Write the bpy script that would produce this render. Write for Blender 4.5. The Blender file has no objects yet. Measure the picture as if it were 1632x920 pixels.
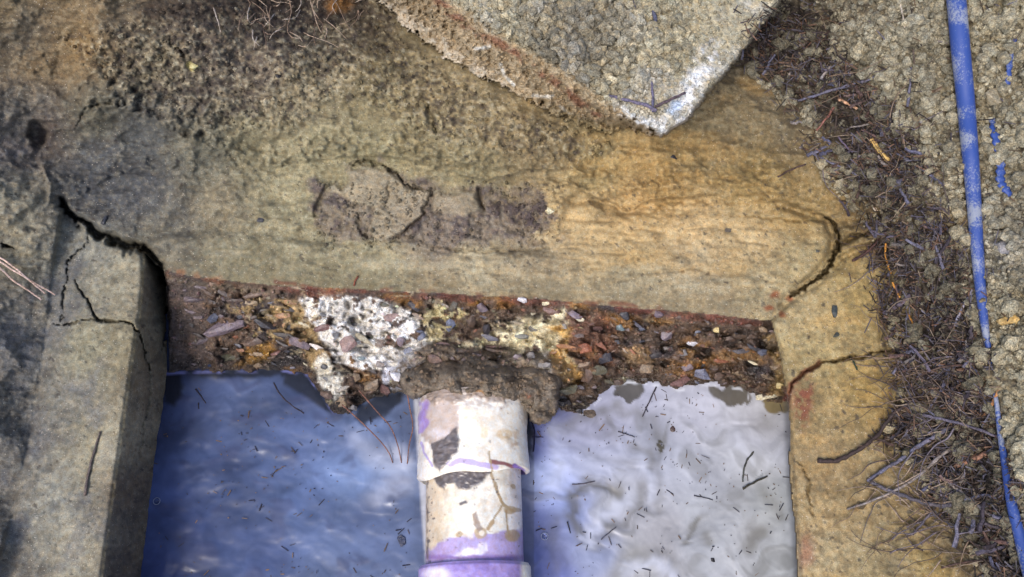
import bpy, bmesh, math, random
import numpy as np
from mathutils import Vector, Matrix, Euler

# ------------------------------------------------------------------ camera, sky, sun, exposure
scene = bpy.context.scene
C = scene.collection
W0, H0, F = 1632.0, 920.0, 1413.0          # picture size the layout was measured in, focal length in those pixels
TILT = math.radians(22)
CAMZ = 1.0
CAM = np.array([0.0, -CAMZ*math.tan(TILT), CAMZ])
cd = bpy.data.cameras.new('camera'); cam = bpy.data.objects.new('camera', cd); C.objects.link(cam)
cam.location = CAM; cam.rotation_euler = (TILT, 0, 0)
cd.sensor_width = 36; cd.lens = 36*F/W0; cd.clip_start = 0.01; cd.clip_end = 200
scene.camera = cam
SUN_EL, SUN_AZ = 56, 212                    # degrees; azimuth clockwise from +Y: light from the lower edge of the picture
wd = bpy.data.worlds.new("World"); scene.world = wd; wd.use_nodes = True
wn = wd.node_tree; bg = wn.nodes['Background']
sky = wn.nodes.new('ShaderNodeTexSky'); sky.sky_type = 'NISHITA'; sky.sun_disc = False
sky.sun_elevation = math.radians(SUN_EL); sky.sun_rotation = math.radians(SUN_AZ)
sky.dust_density = 3.0; sky.air_density = 1.0
wn.links.new(sky.outputs[0], bg.inputs[0]); bg.inputs[1].default_value = 0.15
ld = bpy.data.lights.new('sun', 'SUN'); sun = bpy.data.objects.new('sun', ld); C.objects.link(sun)
ld.energy = 1.5; ld.angle = math.radians(20); ld.color = (1.0, 0.94, 0.86)
az, el = math.radians(SUN_AZ), math.radians(SUN_EL)
sd = Vector((math.sin(az)*math.cos(el), math.cos(az)*math.cos(el), math.sin(el)))
sun.rotation_euler = sd.to_track_quat('Z', 'Y').to_euler(); sun.location = (0, -1, 3)
scene.view_settings.view_transform = 'Standard'; scene.view_settings.look = 'None'
scene.view_settings.exposure = 0.68; scene.view_settings.gamma = 1.0

# ------------------------------------------------------------------ geometry helpers
ct, st = math.cos(TILT), math.sin(TILT)
def unproj(u, v, z):
    a = (np.asarray(u, float)-W0/2)/F; b = -(np.asarray(v, float)-H0/2)/F
    dx = a; dy = b*ct+st; dz = b*st-ct
    t = (np.asarray(z, float)-CAM[2])/dz
    return np.stack([CAM[0]+t*dx, CAM[1]+t*dy, CAM[2]+t*dz+0*dx], -1)
def proj(P):
    d = P-CAM
    x = d[..., 0]; y = d[..., 1]*ct+d[..., 2]*st; w = d[..., 1]*st-d[..., 2]*ct
    return W0/2+F*x/w, H0/2-F*y/w
def lin(c):
    c = np.asarray(c, float)/255.0
    return np.where(c <= 0.04045, c/12.92, ((c+0.055)/1.055)**2.4)
KA = 0.80                                   # albedo for a colour as it reads under the open sky
def alb(c): return lin(c)*KA

def hash2(ix, iy, s):
    h = (ix.astype(np.int64)*374761393+iy.astype(np.int64)*668265263+s*974711) & 0xffffffff
    h = ((h ^ (h >> 13))*1274126177) & 0xffffffff
    h = ((h ^ (h >> 16))*2246822519) & 0xffffffff
    return ((h ^ (h >> 15)) & 0xffffff)/float(0xffffff)
def vn(x, y, s=0):
    ix = np.floor(x); iy = np.floor(y); fx = x-ix; fy = y-iy
    fx = fx*fx*fx*(fx*(fx*6-15)+10); fy = fy*fy*fy*(fy*(fy*6-15)+10)
    a = hash2(ix, iy, s); b = hash2(ix+1, iy, s); c = hash2(ix, iy+1, s); d = hash2(ix+1, iy+1, s)
    return (a*(1-fx)+b*fx)*(1-fy)+(c*(1-fx)+d*fx)*fy
def fbm(x, y, sc, s=0, o=4, g=0.5):
    r = 0; a = 1; t = 0
    for k in range(o):
        r = r+a*(vn(x/sc+17.3*k, y/sc-9.1*k, s+k*31)*2-1); t += a; a *= g; sc = sc/2.03
    return r/t
def wor(x, y, sc, s=0):
    x = x/sc; y = y/sc; ix = np.floor(x); iy = np.floor(y)
    d1 = np.full(x.shape, 9.0); d2 = np.full(x.shape, 9.0); cid = np.zeros(x.shape)
    for i in (-1, 0, 1):
        for j in (-1, 0, 1):
            cx = ix+i; cy = iy+j
            px = cx+hash2(cx, cy, s); py = cy+hash2(cx, cy, s+7)
            d = (px-x)**2+(py-y)**2
            m = d < d1
            d2 = np.where(m, d1, np.minimum(d2, d)); cid = np.where(m, hash2(cx, cy, s+13), cid); d1 = np.where(m, d, d1)
    return np.sqrt(d1), np.sqrt(d2), cid
def ss(a, b, x):
    t = np.clip((x-a)/(b-a), 0, 1); return t*t*(3-2*t)
def polyline_d(pts, U, V, cull=60):
    """distance to a polyline, and position 0..1 along it"""
    p = np.array(pts, float); D = np.full(U.shape, 1e3); T = np.zeros(U.shape)
    m = (U > p[:, 0].min()-cull) & (U < p[:, 0].max()+cull) & (V > p[:, 1].min()-cull) & (V < p[:, 1].max()+cull)
    if not m.any(): return D, T
    u = U[m]; v = V[m]; d = np.full(u.shape, 1e3); tt = np.zeros(u.shape); n = len(p)-1
    for i in range(n):
        a = p[i]; b = p[i+1]; e = b-a
        t = np.clip(((u-a[0])*e[0]+(v-a[1])*e[1])/(e@e+1e-9), 0, 1)
        q = np.hypot(u-a[0]-t*e[0], v-a[1]-t*e[1]); k = q < d
        d = np.where(k, q, d); tt = np.where(k, (i+t)/n, tt)
    D[m] = d; T[m] = tt
    return D, T
def poly_sd(pts, U, V, cull=80):
    p = np.array(pts, float); D = np.full(U.shape, 1e3)
    m = (U > p[:, 0].min()-cull) & (U < p[:, 0].max()+cull) & (V > p[:, 1].min()-cull) & (V < p[:, 1].max()+cull)
    if not m.any(): return D
    u = U[m]; v = V[m]; d = np.full(u.shape, 1e6); ins = np.zeros(u.shape, bool); n = len(p)
    for i in range(n):
        a = p[i]; b = p[(i+1) % n]; e = b-a
        t = np.clip(((u-a[0])*e[0]+(v-a[1])*e[1])/(e@e+1e-9), 0, 1)
        d = np.minimum(d, (u-a[0]-t*e[0])**2+(v-a[1]-t*e[1])**2)
        cr = ((a[1] > v) != (b[1] > v)) & (u < (b[0]-a[0])*(v-a[1])/(b[1]-a[1]+1e-12)+a[0])
        ins ^= cr
    d = np.sqrt(d); D[m] = np.where(ins, -d, d)
    return D
def ell(u0, v0, a, b, ang, U, V):
    c, s = math.cos(math.radians(ang)), math.sin(math.radians(ang))
    x = (U-u0)*c-(V-v0)*s; y = (U-u0)*s+(V-v0)*c
    return np.hypot(x/a, y/b)
def mixc(col, c, w):
    return col*(1-w[..., None])+np.asarray(c)*w[..., None]

# ------------------------------------------------------------------ object helpers
def tag(o, label=None, cat=None, group=None, kind=None):
    if label: o['label'] = label
    if cat: o['category'] = cat
    if group: o['group'] = group
    if kind: o['kind'] = kind
    return o
def empty(name, loc, label, cat, group=None):
    o = bpy.data.objects.new(name, None); C.objects.link(o); o.location = loc
    o.empty_display_size = 0.02
    return tag(o, label, cat, group)
def mesh_np(name, V, faces, mat, col=None, parent=None, smooth=True):
    """V (n,3) array in world space, faces (m,k) int array or list"""
    me = bpy.data.meshes.new(name)
    V = np.asarray(V, np.float32).reshape(-1, 3)
    org = np.array(parent.location, np.float32) if parent is not None else np.zeros(3, np.float32)
    if isinstance(faces, np.ndarray):
        k = faces.shape[1]; m = len(faces)
        me.vertices.add(len(V)); me.vertices.foreach_set('co', (V-org).ravel())
        me.loops.add(m*k); me.loops.foreach_set('vertex_index', faces.astype(np.int32).ravel())
        me.polygons.add(m); me.polygons.foreach_set('loop_start', np.arange(0, m*k, k, dtype=np.int32))
        me.update(calc_edges=True)
    else:
        me.from_pydata((V-org).tolist(), [], faces)
    if col is not None:
        ca = me.color_attributes.new('Col', 'FLOAT_COLOR', 'POINT')
        c = np.ones((len(V), 4), np.float32); c[:, :col.shape[1]] = col
        ca.data.foreach_set('color', c.ravel())
    me.polygons.foreach_set('use_smooth', np.full(len(me.polygons), smooth))
    me.materials.append(mat); me.update(); me.validate()
    o = bpy.data.objects.new(name, me); C.objects.link(o)
    if parent is not None: o.parent = parent
    return o
def scatter(name, bv, bf, pos, rot, scl, mat, cols, jit=0.0, parent=None, smooth=False, seed=0):
    """many copies of a little base shape in ONE mesh (stuff)"""
    r = np.random.RandomState(seed); n = len(pos); k = len(bv)
    v = np.repeat(bv[None], n, 0)
    if jit: v = v*(1+jit*(r.rand(n, k, 1)-0.5)*2)
    v = v*scl[:, None, :]
    v = np.einsum('nij,nkj->nki', rot, v)+pos[:, None, :]
    f = (bf[None]+(np.arange(n)*k)[:, None, None]).reshape(-1, bf.shape[1])
    c = np.repeat(cols[:, None, :], k, 1).reshape(-1, cols.shape[1])
    return mesh_np(name, v.reshape(-1, 3), f, mat, c, parent, smooth)
def rotmats(n, r):
    q = r.randn(n, 4); q /= np.linalg.norm(q, axis=1)[:, None]; w, x, y, z = q.T
    return np.stack([np.stack([1-2*(y*y+z*z), 2*(x*y-z*w), 2*(x*z+y*w)], -1),
                     np.stack([2*(x*y+z*w), 1-2*(x*x+z*z), 2*(y*z-x*w)], -1),
                     np.stack([2*(x*z-y*w), 2*(y*z+x*w), 1-2*(x*x+y*y)], -1)], 1)
def icosphere(sub):
    bm = bmesh.new(); bmesh.ops.create_icosphere(bm, subdivisions=sub, radius=1)
    v = np.array([q.co[:] for q in bm.verts]); f = np.array([[w.index for w in q.verts] for q in bm.faces]); bm.free()
    return v, f

# ------------------------------------------------------------------ materials
def new_mat(name):
    m = bpy.data.materials.new(name); m.use_nodes = True
    return m, m.node_tree, m.node_tree.nodes['Principled BSDF']
def earth(name, grain=900, amp=0.5, bump=0.5, bdist=0.001, rough=0.9, spec=0.3, src='attr', const=None, spk=0.0, wet=0.0, patch=60):
    m, nt, b = new_mat(name); N = nt.nodes; L = nt.links
    geo = N.new('ShaderNodeNewGeometry')
    def noise(sc, det=4, rg=0.6):
        n = N.new('ShaderNodeTexNoise'); n.inputs['Scale'].default_value = sc; n.inputs['Detail'].default_value = det
        n.inputs['Roughness'].default_value = rg; L.new(geo.outputs['Position'], n.inputs['Vector']); return n
    def mp(sock, a, b_, c, d):
        r = N.new('ShaderNodeMapRange'); r.inputs[1].default_value = a; r.inputs[2].default_value = b_
        r.inputs[3].default_value = c; r.inputs[4].default_value = d; L.new(sock, r.inputs[0]); return r.outputs[0]
    def mul(a, b_):
        r = N.new('ShaderNodeMath'); r.operation = 'MULTIPLY'; L.new(a, r.inputs[0]); L.new(b_, r.inputs[1]); return r.outputs[0]
    n1 = noise(grain, 3, 0.7); n2 = noise(grain*0.25, 5, 0.65); n3 = noise(patch, 4, 0.6)
    f1 = mp(n1.outputs[0], 0.3, 0.7, 1-amp, 1+amp); f2 = mp(n2.outputs[0], 0.3, 0.7, 1-amp*0.7, 1+amp*0.7); f3 = mp(n3.outputs[0], 0.3, 0.7, 0.85, 1.15)
    f = mul(mul(f1, f2), f3)
    if src == 'attr':
        a = N.new('ShaderNodeAttribute'); a.attribute_name = 'Col'; base = a.outputs['Color']
    elif src == 'obj':
        a = N.new('ShaderNodeObjectInfo'); base = a.outputs['Color']
    else:
        a = N.new('ShaderNodeRGB'); a.outputs[0].default_value = (*const, 1); base = a.outputs[0]
    # slight hue wander warm/cool
    hw = N.new('ShaderNodeMix'); hw.data_type = 'RGBA'; hw.inputs[6].default_value = (1.06, 0.99, 0.92, 1); hw.inputs[7].default_value = (0.94, 1.0, 1.10, 1)
    nh = noise(180, 4, 0.6); L.new(mp(nh.outputs[0], 0.35, 0.65, 0, 1), hw.inputs[0])
    vm = N.new('ShaderNodeVectorMath'); vm.operation = 'MULTIPLY'; L.new(base, vm.inputs[0]); L.new(hw.outputs[2], vm.inputs[1])
    vs = N.new('ShaderNodeVectorMath'); vs.operation = 'SCALE'; L.new(vm.outputs[0], vs.inputs[0]); L.new(f, vs.inputs['Scale'])
    out = vs.outputs[0]
    if spk:
        vo = N.new('ShaderNodeTexVoronoi'); vo.inputs['Scale'].default_value = 700; L.new(geo.outputs['Position'], vo.inputs['Vector'])
        sep = N.new('ShaderNodeSeparateColor'); L.new(vo.outputs['Color'], sep.inputs[0])
        k = mp(sep.outputs[0], 1-spk, 1-spk+0.01, 0, 0.75); k2 = mp(vo.outputs['Distance'], 0.25, 0.45, 1, 0)
        kk = mul(k, k2)
        mx = N.new('ShaderNodeMix'); mx.data_type = 'RGBA'; L.new(kk, mx.inputs[0]); L.new(out, mx.inputs[6])
        cc = N.new('ShaderNodeMix'); cc.data_type = 'RGBA'; cc.inputs[6].default_value = (0.04, 0.035, 0.03, 1); cc.inputs[7].default_value = (0.55, 0.5, 0.42, 1)
        L.new(mp(sep.outputs[1], 0.45, 0.55, 0, 1), cc.inputs[0]); L.new(cc.outputs[2], mx.inputs[7]); out = mx.outputs[2]
    L.new(out, b.inputs['Base Color'])
    bp = N.new('ShaderNodeBump'); bp.inputs['Strength'].default_value = bump; bp.inputs['Distance'].default_value = bdist
    ad = N.new('ShaderNodeMath'); ad.operation = 'ADD'; L.new(n1.outputs[0], ad.inputs[0]); L.new(n2.outputs[0], ad.inputs[1])
    L.new(ad.outputs[0], bp.inputs['Height']); L.new(bp.outputs[0], b.inputs['Normal'])
    if wet:
        nw = noise(55, 3, 0.6); L.new(mp(nw.outputs[0], 0.4, 0.62, rough, wet), b.inputs['Roughness'])
    else: b.inputs['Roughness'].default_value = rough
    b.inputs['Specular IOR Level'].default_value = spec
    return m
M_ground = earth('soil', 750, 0.32, 0.6, 0.0012, 0.92, 0.25, spk=0.05, patch=75)
M_wall = earth('muddy_concrete', 900, 0.30, 0.5, 0.0009, 0.85, 0.3, spk=0.06)
M_corr = earth('corroded_concrete', 420, 0.45, 1.0, 0.0024, 0.5, 0.6, spk=0.05, wet=0.15)
M_stone = earth('crushed_stone', 500, 0.4, 0.6, 0.0010, 0.5, 0.5, src='obj', wet=0.2, patch=120)
M_grit = earth('grit', 700, 0.4, 0.5, 0.0008, 0.6, 0.5, wet=0.25)
M_clod = earth('soil_clod', 600, 0.55, 0.9, 0.0022, 0.95, 0.2)
M_litter = earth('litter', 500, 0.4, 0.4, 0.0006, 0.7, 0.35)
M_twig = earth('twig_bark', 450, 0.55, 0.6, 0.0008, 0.75, 0.3, src='obj', patch=150)
M_pipe = earth('painted_plastic', 500, 0.06, 0.12, 0.0003, 0.32, 0.5, patch=90)
M_mud = earth('wet_mud', 500, 0.4, 0.8, 0.0016, 0.6, 0.45, wet=0.35)
M_fleck = earth('fleck', 500, 0.3, 0.2, 0.0003, 0.7, 0.3)

# hose: blue plastic with sandy dust
def hose_mat():
    m, nt, b = new_mat('blue_hose_plastic'); N = nt.nodes; L = nt.links
    geo = N.new('ShaderNodeNewGeometry')
    n = N.new('ShaderNodeTexNoise'); n.inputs['Scale'].default_value = 420; n.inputs['Detail'].default_value = 6; n.inputs['Roughness'].default_value = 0.75
    n2 = N.new('ShaderNodeTexNoise'); n2.inputs['Scale'].default_value = 30; n2.inputs['Detail'].default_value = 4
    for q in (n, n2): L.new(geo.outputs['Position'], q.inputs['Vector'])
    a = N.new('ShaderNodeMath'); a.operation = 'ADD'; L.new(n.outputs[0], a.inputs[0]); L.new(n2.outputs[0], a.inputs[1])
    r = N.new('ShaderNodeMapRange'); r.inputs[1].default_value = 1.0; r.inputs[2].default_value = 1.16; r.inputs[3].default_value = 0.0; r.inputs[4].default_value = 0.85
    L.new(a.outputs[0], r.inputs[0])
    mx = N.new('ShaderNodeMix'); mx.data_type = 'RGBA'; mx.inputs[6].default_value = (0.024, 0.058, 0.24, 1); mx.inputs[7].default_value = (0.26, 0.28, 0.32, 1)
    L.new(r.outputs[0], mx.inputs[0]); L.new(mx.outputs[2], b.inputs['Base Color']); b.inputs['Roughness'].default_value = 0.5
    bp = N.new('ShaderNodeBump'); bp.inputs['Strength'].default_value = 0.4; bp.inputs['Distance'].default_value = 0.0006; L.new(n.outputs[0], bp.inputs['Height']); L.new(bp.outputs[0], b.inputs['Normal'])
    return m
M_hose = hose_mat()
def water_mat():
    m, nt, b = new_mat('scummy_sky_water'); N = nt.nodes; L = nt.links
    a = N.new('ShaderNodeAttribute'); a.attribute_name = 'Col'
    geo = N.new('ShaderNodeNewGeometry')
    n = N.new('ShaderNodeTexNoise'); n.inputs['Scale'].default_value = 40; n.inputs['Detail'].default_value = 6; n.inputs['Distortion'].default_value = 1.2
    L.new(geo.outputs['Position'], n.inputs['Vector'])
    r = N.new('ShaderNodeMapRange'); r.inputs[1].default_value = 0.35; r.inputs[2].default_value = 0.65; r.inputs[3].default_value = 0.9; r.inputs[4].default_value = 1.1; L.new(n.outputs[0], r.inputs[0])
    vs = N.new('ShaderNodeVectorMath'); vs.operation = 'SCALE'; L.new(a.outputs['Color'], vs.inputs[0]); L.new(r.outputs[0], vs.inputs['Scale'])
    L.new(vs.outputs[0], b.inputs['Base Color'])
    b.inputs['Roughness'].default_value = 0.24; b.inputs['IOR'].default_value = 1.4
    bp = N.new('ShaderNodeBump'); bp.inputs['Strength'].default_value = 0.12; bp.inputs['Distance'].default_value = 0.0015; L.new(n.outputs[0], bp.inputs['Height']); L.new(bp.outputs[0], b.inputs['Normal'])
    return m
M_water = water_mat()

# ------------------------------------------------------------------ the excavation: outlines
WATER_Z = -0.125
LIP = [(255, 428), (300, 440), (380, 450), (450, 456), (560, 462), (700, 468), (850, 476), (1000, 490), (1100, 498), (1228, 512)]      # lower lip of the end wall top
WLINE = [(200, 592), (262, 594), (300, 592), (400, 591), (455, 590), (490, 598), (505, 620), (518, 640), (533, 660), (555, 662), (572, 645), (600, 634), (640, 625),
         (700, 622), (880, 640), (895, 655), (925, 658), (945, 645), (965, 622), (1000, 608), (1050, 612), (1080, 620), (1130, 612), (1180, 618), (1225, 640), (1262, 642), (1300, 642)]
LW_TOP = [(98, 332), (125, 355), (160, 380), (200, 393), (228, 402), (230, 440), (224, 500), (208, 600), (194, 700), (180, 800), (163, 920), (130, 1200), (-80, 1200), (-15, 930), (18, 820), (40, 720), (62, 600), (76, 500), (84, 420)]
LW_SIDE = [(228, 402), (262, 432), (268, 520), (268, 592), (262, 640), (250, 720), (240, 800), (226, 920), (190, 1200), (130, 1200), (163, 920), (180, 800), (194, 700), (208, 600), (224, 500), (230, 440)]
RW = [(1226, 512), (1258, 478), (1300, 450), (1338, 408), (1400, 380), (1424, 405), (1416, 470), (1408, 540), (1426, 600), (1412, 680), (1432, 760), (1480, 820), (1510, 870), (1540, 930), (1600, 1200), (1300, 1200), (1272, 920), (1263, 800), (1256, 700), (1254, 640), (1240, 560)]
ENDTOP = [(262, 432), (232, 392), (260, 372), (400, 372), (520, 388), (700, 400), (880, 402), (905, 312), (1000, 336), (1100, 320), (1240, 322), (1322, 350), (1333, 380), (1326, 412), (1296, 446), (1258, 472), (1228, 512), (1100, 498), (1000, 490), (850, 476), (700, 468), (560, 462), (450, 456), (380, 450), (300, 440)]
OPEN = [(240, 440)]+[(u, v) for u, v in LIP[1:]]+[(1242, 560), (1254, 640), (1256, 700), (1263, 800), (1272, 920), (1300, 1200), (190, 1200), (226, 920), (240, 800), (250, 720), (262, 640), (268, 592), (266, 500)]
LID = [(640, -330), (560, -60), (600, -4), (640, 36), (690, 76), (745, 112), (800, 136), (860, 168), (915, 196), (965, 214), (1000, 205), (1056, 218), (1098, 190), (1130, 150), (1172, 100), (1215, 44), (1252, -6), (1420, -200), (1200, -420), (850, -450)]
LIDTOP = [(700, -330), (660, -60), (715, -4), (770, 40), (835, 75), (900, 112), (945, 145), (985, 172), (1056, 214), (1096, 186), (1128, 146), (1170, 97), (1213, 42), (1248, -8), (1410, -200), (1200, -410), (850, -440)]
DEBRIS = [(1180, 80), (1262, -20), (1330, 20), (1330, 90), (1400, 140), (1455, 240), (1500, 330), (1530, 400), (1550, 520), (1575, 600), (1600, 720), (1650, 900), (1660, 1000), (1600, 980), (1560, 880), (1490, 810), (1455, 740), (1405, 700), (1440, 640), (1430, 570), (1408, 520), (1410, 440), (1390, 370), (1335, 300), (1300, 250), (1300, 190), (1240, 150), (1190, 110)]
GRAN = [(1180, 110), (1265, -60), (1300, -300), (2100, -300), (2100, 1300), (1660, 1300), (1600, 980), (1500, 820), (1440, 740), (1400, 690), (1440, 600), (1410, 520), (1410, 430), (1380, 370), (1310, 290), (1290, 210)]
GRANUP = [(90, 60), (250, 20), (420, -60), (640, -60), (640, 60), (740, 130), (860, 190), (1000, 240), (900, 260), (760, 235), (700, 232), (600, 170), (520, 165), (470, 210), (330, 205), (240, 190), (150, 130)]
MUDP = [(636, 604), (650, 584), (690, 566), (740, 570), (800, 584), (850, 576), (880, 590), (890, 606), (886, 640), (878, 668), (858, 674), (842, 662), (832, 645), (800, 640), (760, 636), (720, 632), (690, 628), (668, 632), (648, 626)]
CRACKS = [  # polyline, half width px, depth m
    ([(96, 318), (112, 340), (135, 358), (165, 376), (200, 388), (232, 396), (250, 412), (261, 436), (262, 450)], 6.0, .05), ([(262, 440), (268, 480), (266, 530), (258, 560)], 2.0, .02),
    ([(1318, 346), (1330, 358), (1337, 376), (1335, 396), (1324, 420), (1306, 440), (1284, 458), (1262, 470)], 3.3, .05), ([(1334, 372), (1346, 388), (1338, 408), (1318, 436)], 15, .009), ([(905, 314), (960, 326), (1000, 338), (1060, 322), (1150, 316), (1240, 320), (1310, 344)], 9, .008), ([(1336, 350), (1360, 352), (1400, 346)], 14, .012),
    ([(1336, 392), (1362, 376), (1410, 368)], 3.0, .025),
    ([(1180, 345), (1250, 350), (1322, 352)], 1.8, .008),
    ([(140, 372), (138, 388), (120, 402), (104, 420), (105, 446), (102, 480), (97, 512)], 1.3, .010),
    ([(118, 446), (134, 474), (150, 503), (160, 508), (205, 515), (221, 530), (226, 545), (232, 572), (240, 592)], 1.9, .016),
    ([(85, 518), (100, 519), (125, 514), (156, 507)], 1.3, .009),
    ([(1256, 650), (1262, 612), (1280, 594), (1305, 580), (1338, 576), (1356, 568), (1376, 572), (1392, 560), (1430, 558)], 2.6, .018),
    ([(1272, 735), (1290, 765), (1287, 790), (1296, 820)], 1.4, .008),
    ([(0, 388), (12, 392), (22, 395)], 2.5, .02),
    ([(558, 262), (590, 256), (618, 268), (640, 284), (655, 300), (685, 304)], 2.4, .014),
    ([(688, 300), (680, 320), (676, 342), (660, 356), (640, 372), (622, 388)], 2.2, .012),
    ([(765, 300), (762, 320), (770, 335)], 3.5, .014),
    ([(620, 285), (618, 310), (606, 340)], 1.3, .006),
    ([(500, 345), (510, 318), (522, 295)], 3.0, .009),
    ([(568, 340), (574, 368), (590, 390)], 2.6, .009),
    ([(138, 170), (170, 166), (205, 168)], 1.6, .008), ([(138, 170), (128, 190), (116, 206)], 1.6, .006),
    ([(682, 170), (688, 196), (698, 212)], 4.0, .012),
    ([(268, 66), (285, 80), (300, 95)], 2.2, .008),
    ([(640, 375), (700, 398), (800, 402), (880, 398)], 1.5, .004),
    ([(1500, 372), (1520, 360), (1560, 366)], 2.0, .01), ([(1580, 366), (1605, 360), (1632, 372)], 3.0, .014),
    ([(1604, 380), (1600, 420), (1612, 450)], 2.2, .012),
    ([(232, 545), (240, 600), (238, 640), (226, 700), (222, 735)], 1.3, .006),
]

# colour of the place, scattered samples; cool left shade, warm right light painted in
GC = """0 0 118 106 84;100 40 128 112 86;60 90 126 106 74;120 70 138 114 74;200 30 108 98 82;50 70 92 92 88;250 100 118 110 90;330 130 108 100 88;420 120 116 106 92
300 60 98 88 76;430 30 74 66 60;500 20 68 60 54;560 60 104 94 76;600 100 130 118 86;480 150 142 132 106;700 150 138 124 92;650 210 138 128 96;800 200 138 124 92;850 240 132 118 88
40 180 100 98 92;20 240 98 94 94;62 212 66 56 54;30 320 134 130 114;150 190 102 100 86;220 215 84 88 90;160 260 80 84 90;230 300 74 78 84;180 330 66 70 78;130 310 70 74 80;330 250 110 110 98;400 230 142 136 108;500 220 148 142 112
450 300 154 148 118;350 330 138 130 108;600 240 150 144 112;750 270 148 140 108;950 280 152 138 98;1000 330 184 154 102;1060 308 162 132 78;920 350 188 164 118;1100 250 142 126 88
1200 285 152 130 80;1150 220 118 108 84;1250 200 108 98 76;1230 310 156 132 84;1290 330 146 124 78;1370 350 130 110 74;260 390 100 98 88;350 420 128 124 100;300 425 112 108 92;280 350 96 96 92;500 400 152 146 118
600 430 156 150 120;750 430 172 162 132;850 420 156 144 118;1000 440 156 148 120;1000 385 196 170 120;1100 370 200 174 126;1200 385 194 170 124;1100 440 162 152 126;1200 450 152 142 112;1280 410 160 146 108;700 380 138 128 118
400 440 120 114 88;500 440 116 110 84;600 452 120 112 86;700 450 128 116 90;850 455 134 122 94;1000 460 138 126 100;1100 470 140 128 100;1150 480 140 126 98
150 400 138 140 132;180 450 148 144 124;110 440 114 114 106;205 420 168 162 138;150 560 144 142 120;190 560 140 132 106;150 700 148 144 122;180 700 166 158 134;100 650 106 106 100;80 800 132 132 122;130 880 156 152 134;45 700 92 92 92
245 450 120 112 98;235 600 122 112 94;210 780 104 94 82;195 900 98 90 80;20 400 112 108 92;40 470 100 98 92;30 560 98 98 98;20 650 94 92 88;5 800 92 90 86;5 900 88 86 82
1280 500 174 158 118;1350 430 152 132 84;1380 480 164 142 86;1330 510 168 148 102;1300 560 162 146 102;1380 620 160 134 74;1400 650 152 128 78;1330 660 154 134 92;1310 740 154 134 98;1290 820 158 138 98
1400 720 150 132 94;1350 800 142 122 84;1450 840 138 120 82;1300 890 166 152 116;1450 890 144 132 104;1260 880 150 130 100;1520 880 120 104 76
1250 60 60 56 56;1300 130 78 70 60;1350 180 66 60 54;1400 230 60 54 50;1400 300 62 56 50;1450 380 70 64 56;1480 440 66 58 52;1500 500 70 62 56;1490 600 68 58 50;1530 680 76 66 56;1570 760 80 70 60;1610 860 76 66 60
1350 30 120 112 94;1400 100 130 122 100;1450 60 130 124 106;1460 200 128 120 98;1495 300 118 108 88;1510 360 134 114 76;1580 50 130 122 98;1580 200 134 126 102;1630 120 128 120 100;1600 280 132 124 102
1590 350 134 128 114;1610 410 132 130 126;1600 470 136 126 100;1600 560 142 132 106;1625 650 150 142 118;1630 750 156 150 128;1400 900 150 136 100"""
gp = np.array([[float(q) for q in s.split()] for s in GC.replace('\n', ';').split(';')])
GX = gp[:, :2]; GCOL = lin(gp[:, 2:])*KA; GCOL = (GCOL*.94+GCOL.mean(1, keepdims=True)*.06)*np.array([1.03, 1.0, .94])*.98
GCOL = GCOL*(1+.45*np.clip(1-GX[:, :1]/150, 0, 1)*(GX[:, 1:] > 120))  # left edge colours painted lighter to offset the shade of its slope
# heights in metres, scattered samples (0 = top of the tank's end wall)
GH = """0 0 .20;200 0 .17;430 -20 .10;560 0 .08;620 30 .06;800 180 .09;0 120 .14;150 90 .14;300 120 .115;450 120 .11;600 130 .10;700 180 .085;900 240 .07;1050 250 .05;1150 200 .045;1250 170 .05
0 240 .075;60 220 .055;30 320 .06;80 300 .04;130 200 .07;230 200 .06;150 260 .035;250 270 .03;180 330 .012;320 200 .07;420 240 .045;350 300 .02;500 240 .045;650 250 .04;800 280 .03;950 300 .022;1100 290 .02;1200 300 .025;1290 310 .03
0 420 .04;60 400 .02;0 560 .03;50 520 .0;0 700 .025;35 640 -.005;0 850 .02;5 800 -.01;-60 1200 0;400 350 .008;250 370 .004;600 350 .008;700 380 .006;1370 350 .03;1290 240 .05;1330 180 .06
1250 40 .05;1330 40 .11;1400 60 .14;1350 150 .08;1400 240 .07;1390 330 .05;1450 360 .075;1430 450 .045;1480 520 .06;1430 640 .03;1500 700 .05;1450 800 .02;1550 850 .06;1640 1100 .1;1550 1100 .05
1450 150 .13;1480 250 .13;1520 350 .12;1550 480 .11;1580 620 .11;1620 760 .12;1620 100 .17;1620 300 .15;1620 500 .14;1700 900 .16;1900 500 .22;-200 400 .08;-200 900 .05;-200 0 .28;800 -300 .20;300 -300 .26;1400 -200 .2;1800 -200 .26;100 -150 .25;-600 400 .12;2400 500 .3;2400 1600 .3;-600 1600 .25;800 -1200 .3;-1500 -1000 .35;3000 -1000 .35;800 1900 .1;3000 2400 .3;-1500 2400 .3"""
hp = np.array([[float(q) for q in s.split()] for s in GH.replace('\n', ';').split(';')])
def rbf_fit(P, val):
    d = np.sqrt(((P[:, None]-P[None])**2).sum(-1)+20.0**2)
    n = len(P); A = np.zeros((n+1, n+1)); A[:n, :n] = d-np.eye(n)*4; A[:n, n] = 1; A[n, :n] = 1
    w = np.linalg.solve(A, np.append(val, 0)); return w
HW = rbf_fit(hp[:, :2], hp[:, 2])
def ground_h(U, V):
    z = np.full(U.shape, HW[-1])
    for (a, b), w in zip(hp[:, :2], HW[:-1]): z = z+w*np.sqrt((U-a)**2+(V-b)**2+400.0)
    return np.clip(z, -.03, .4)
def ground_c(U, V):
    num = np.zeros(U.shape+(3,)); den = np.zeros(U.shape)
    for (a, b), c in zip(GX, GCOL):
        w = 1.0/((U-a)**2+(V-b)**2+38.0**2)**2; den += w; num += w[..., None]*c
    return num/den[..., None]

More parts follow.
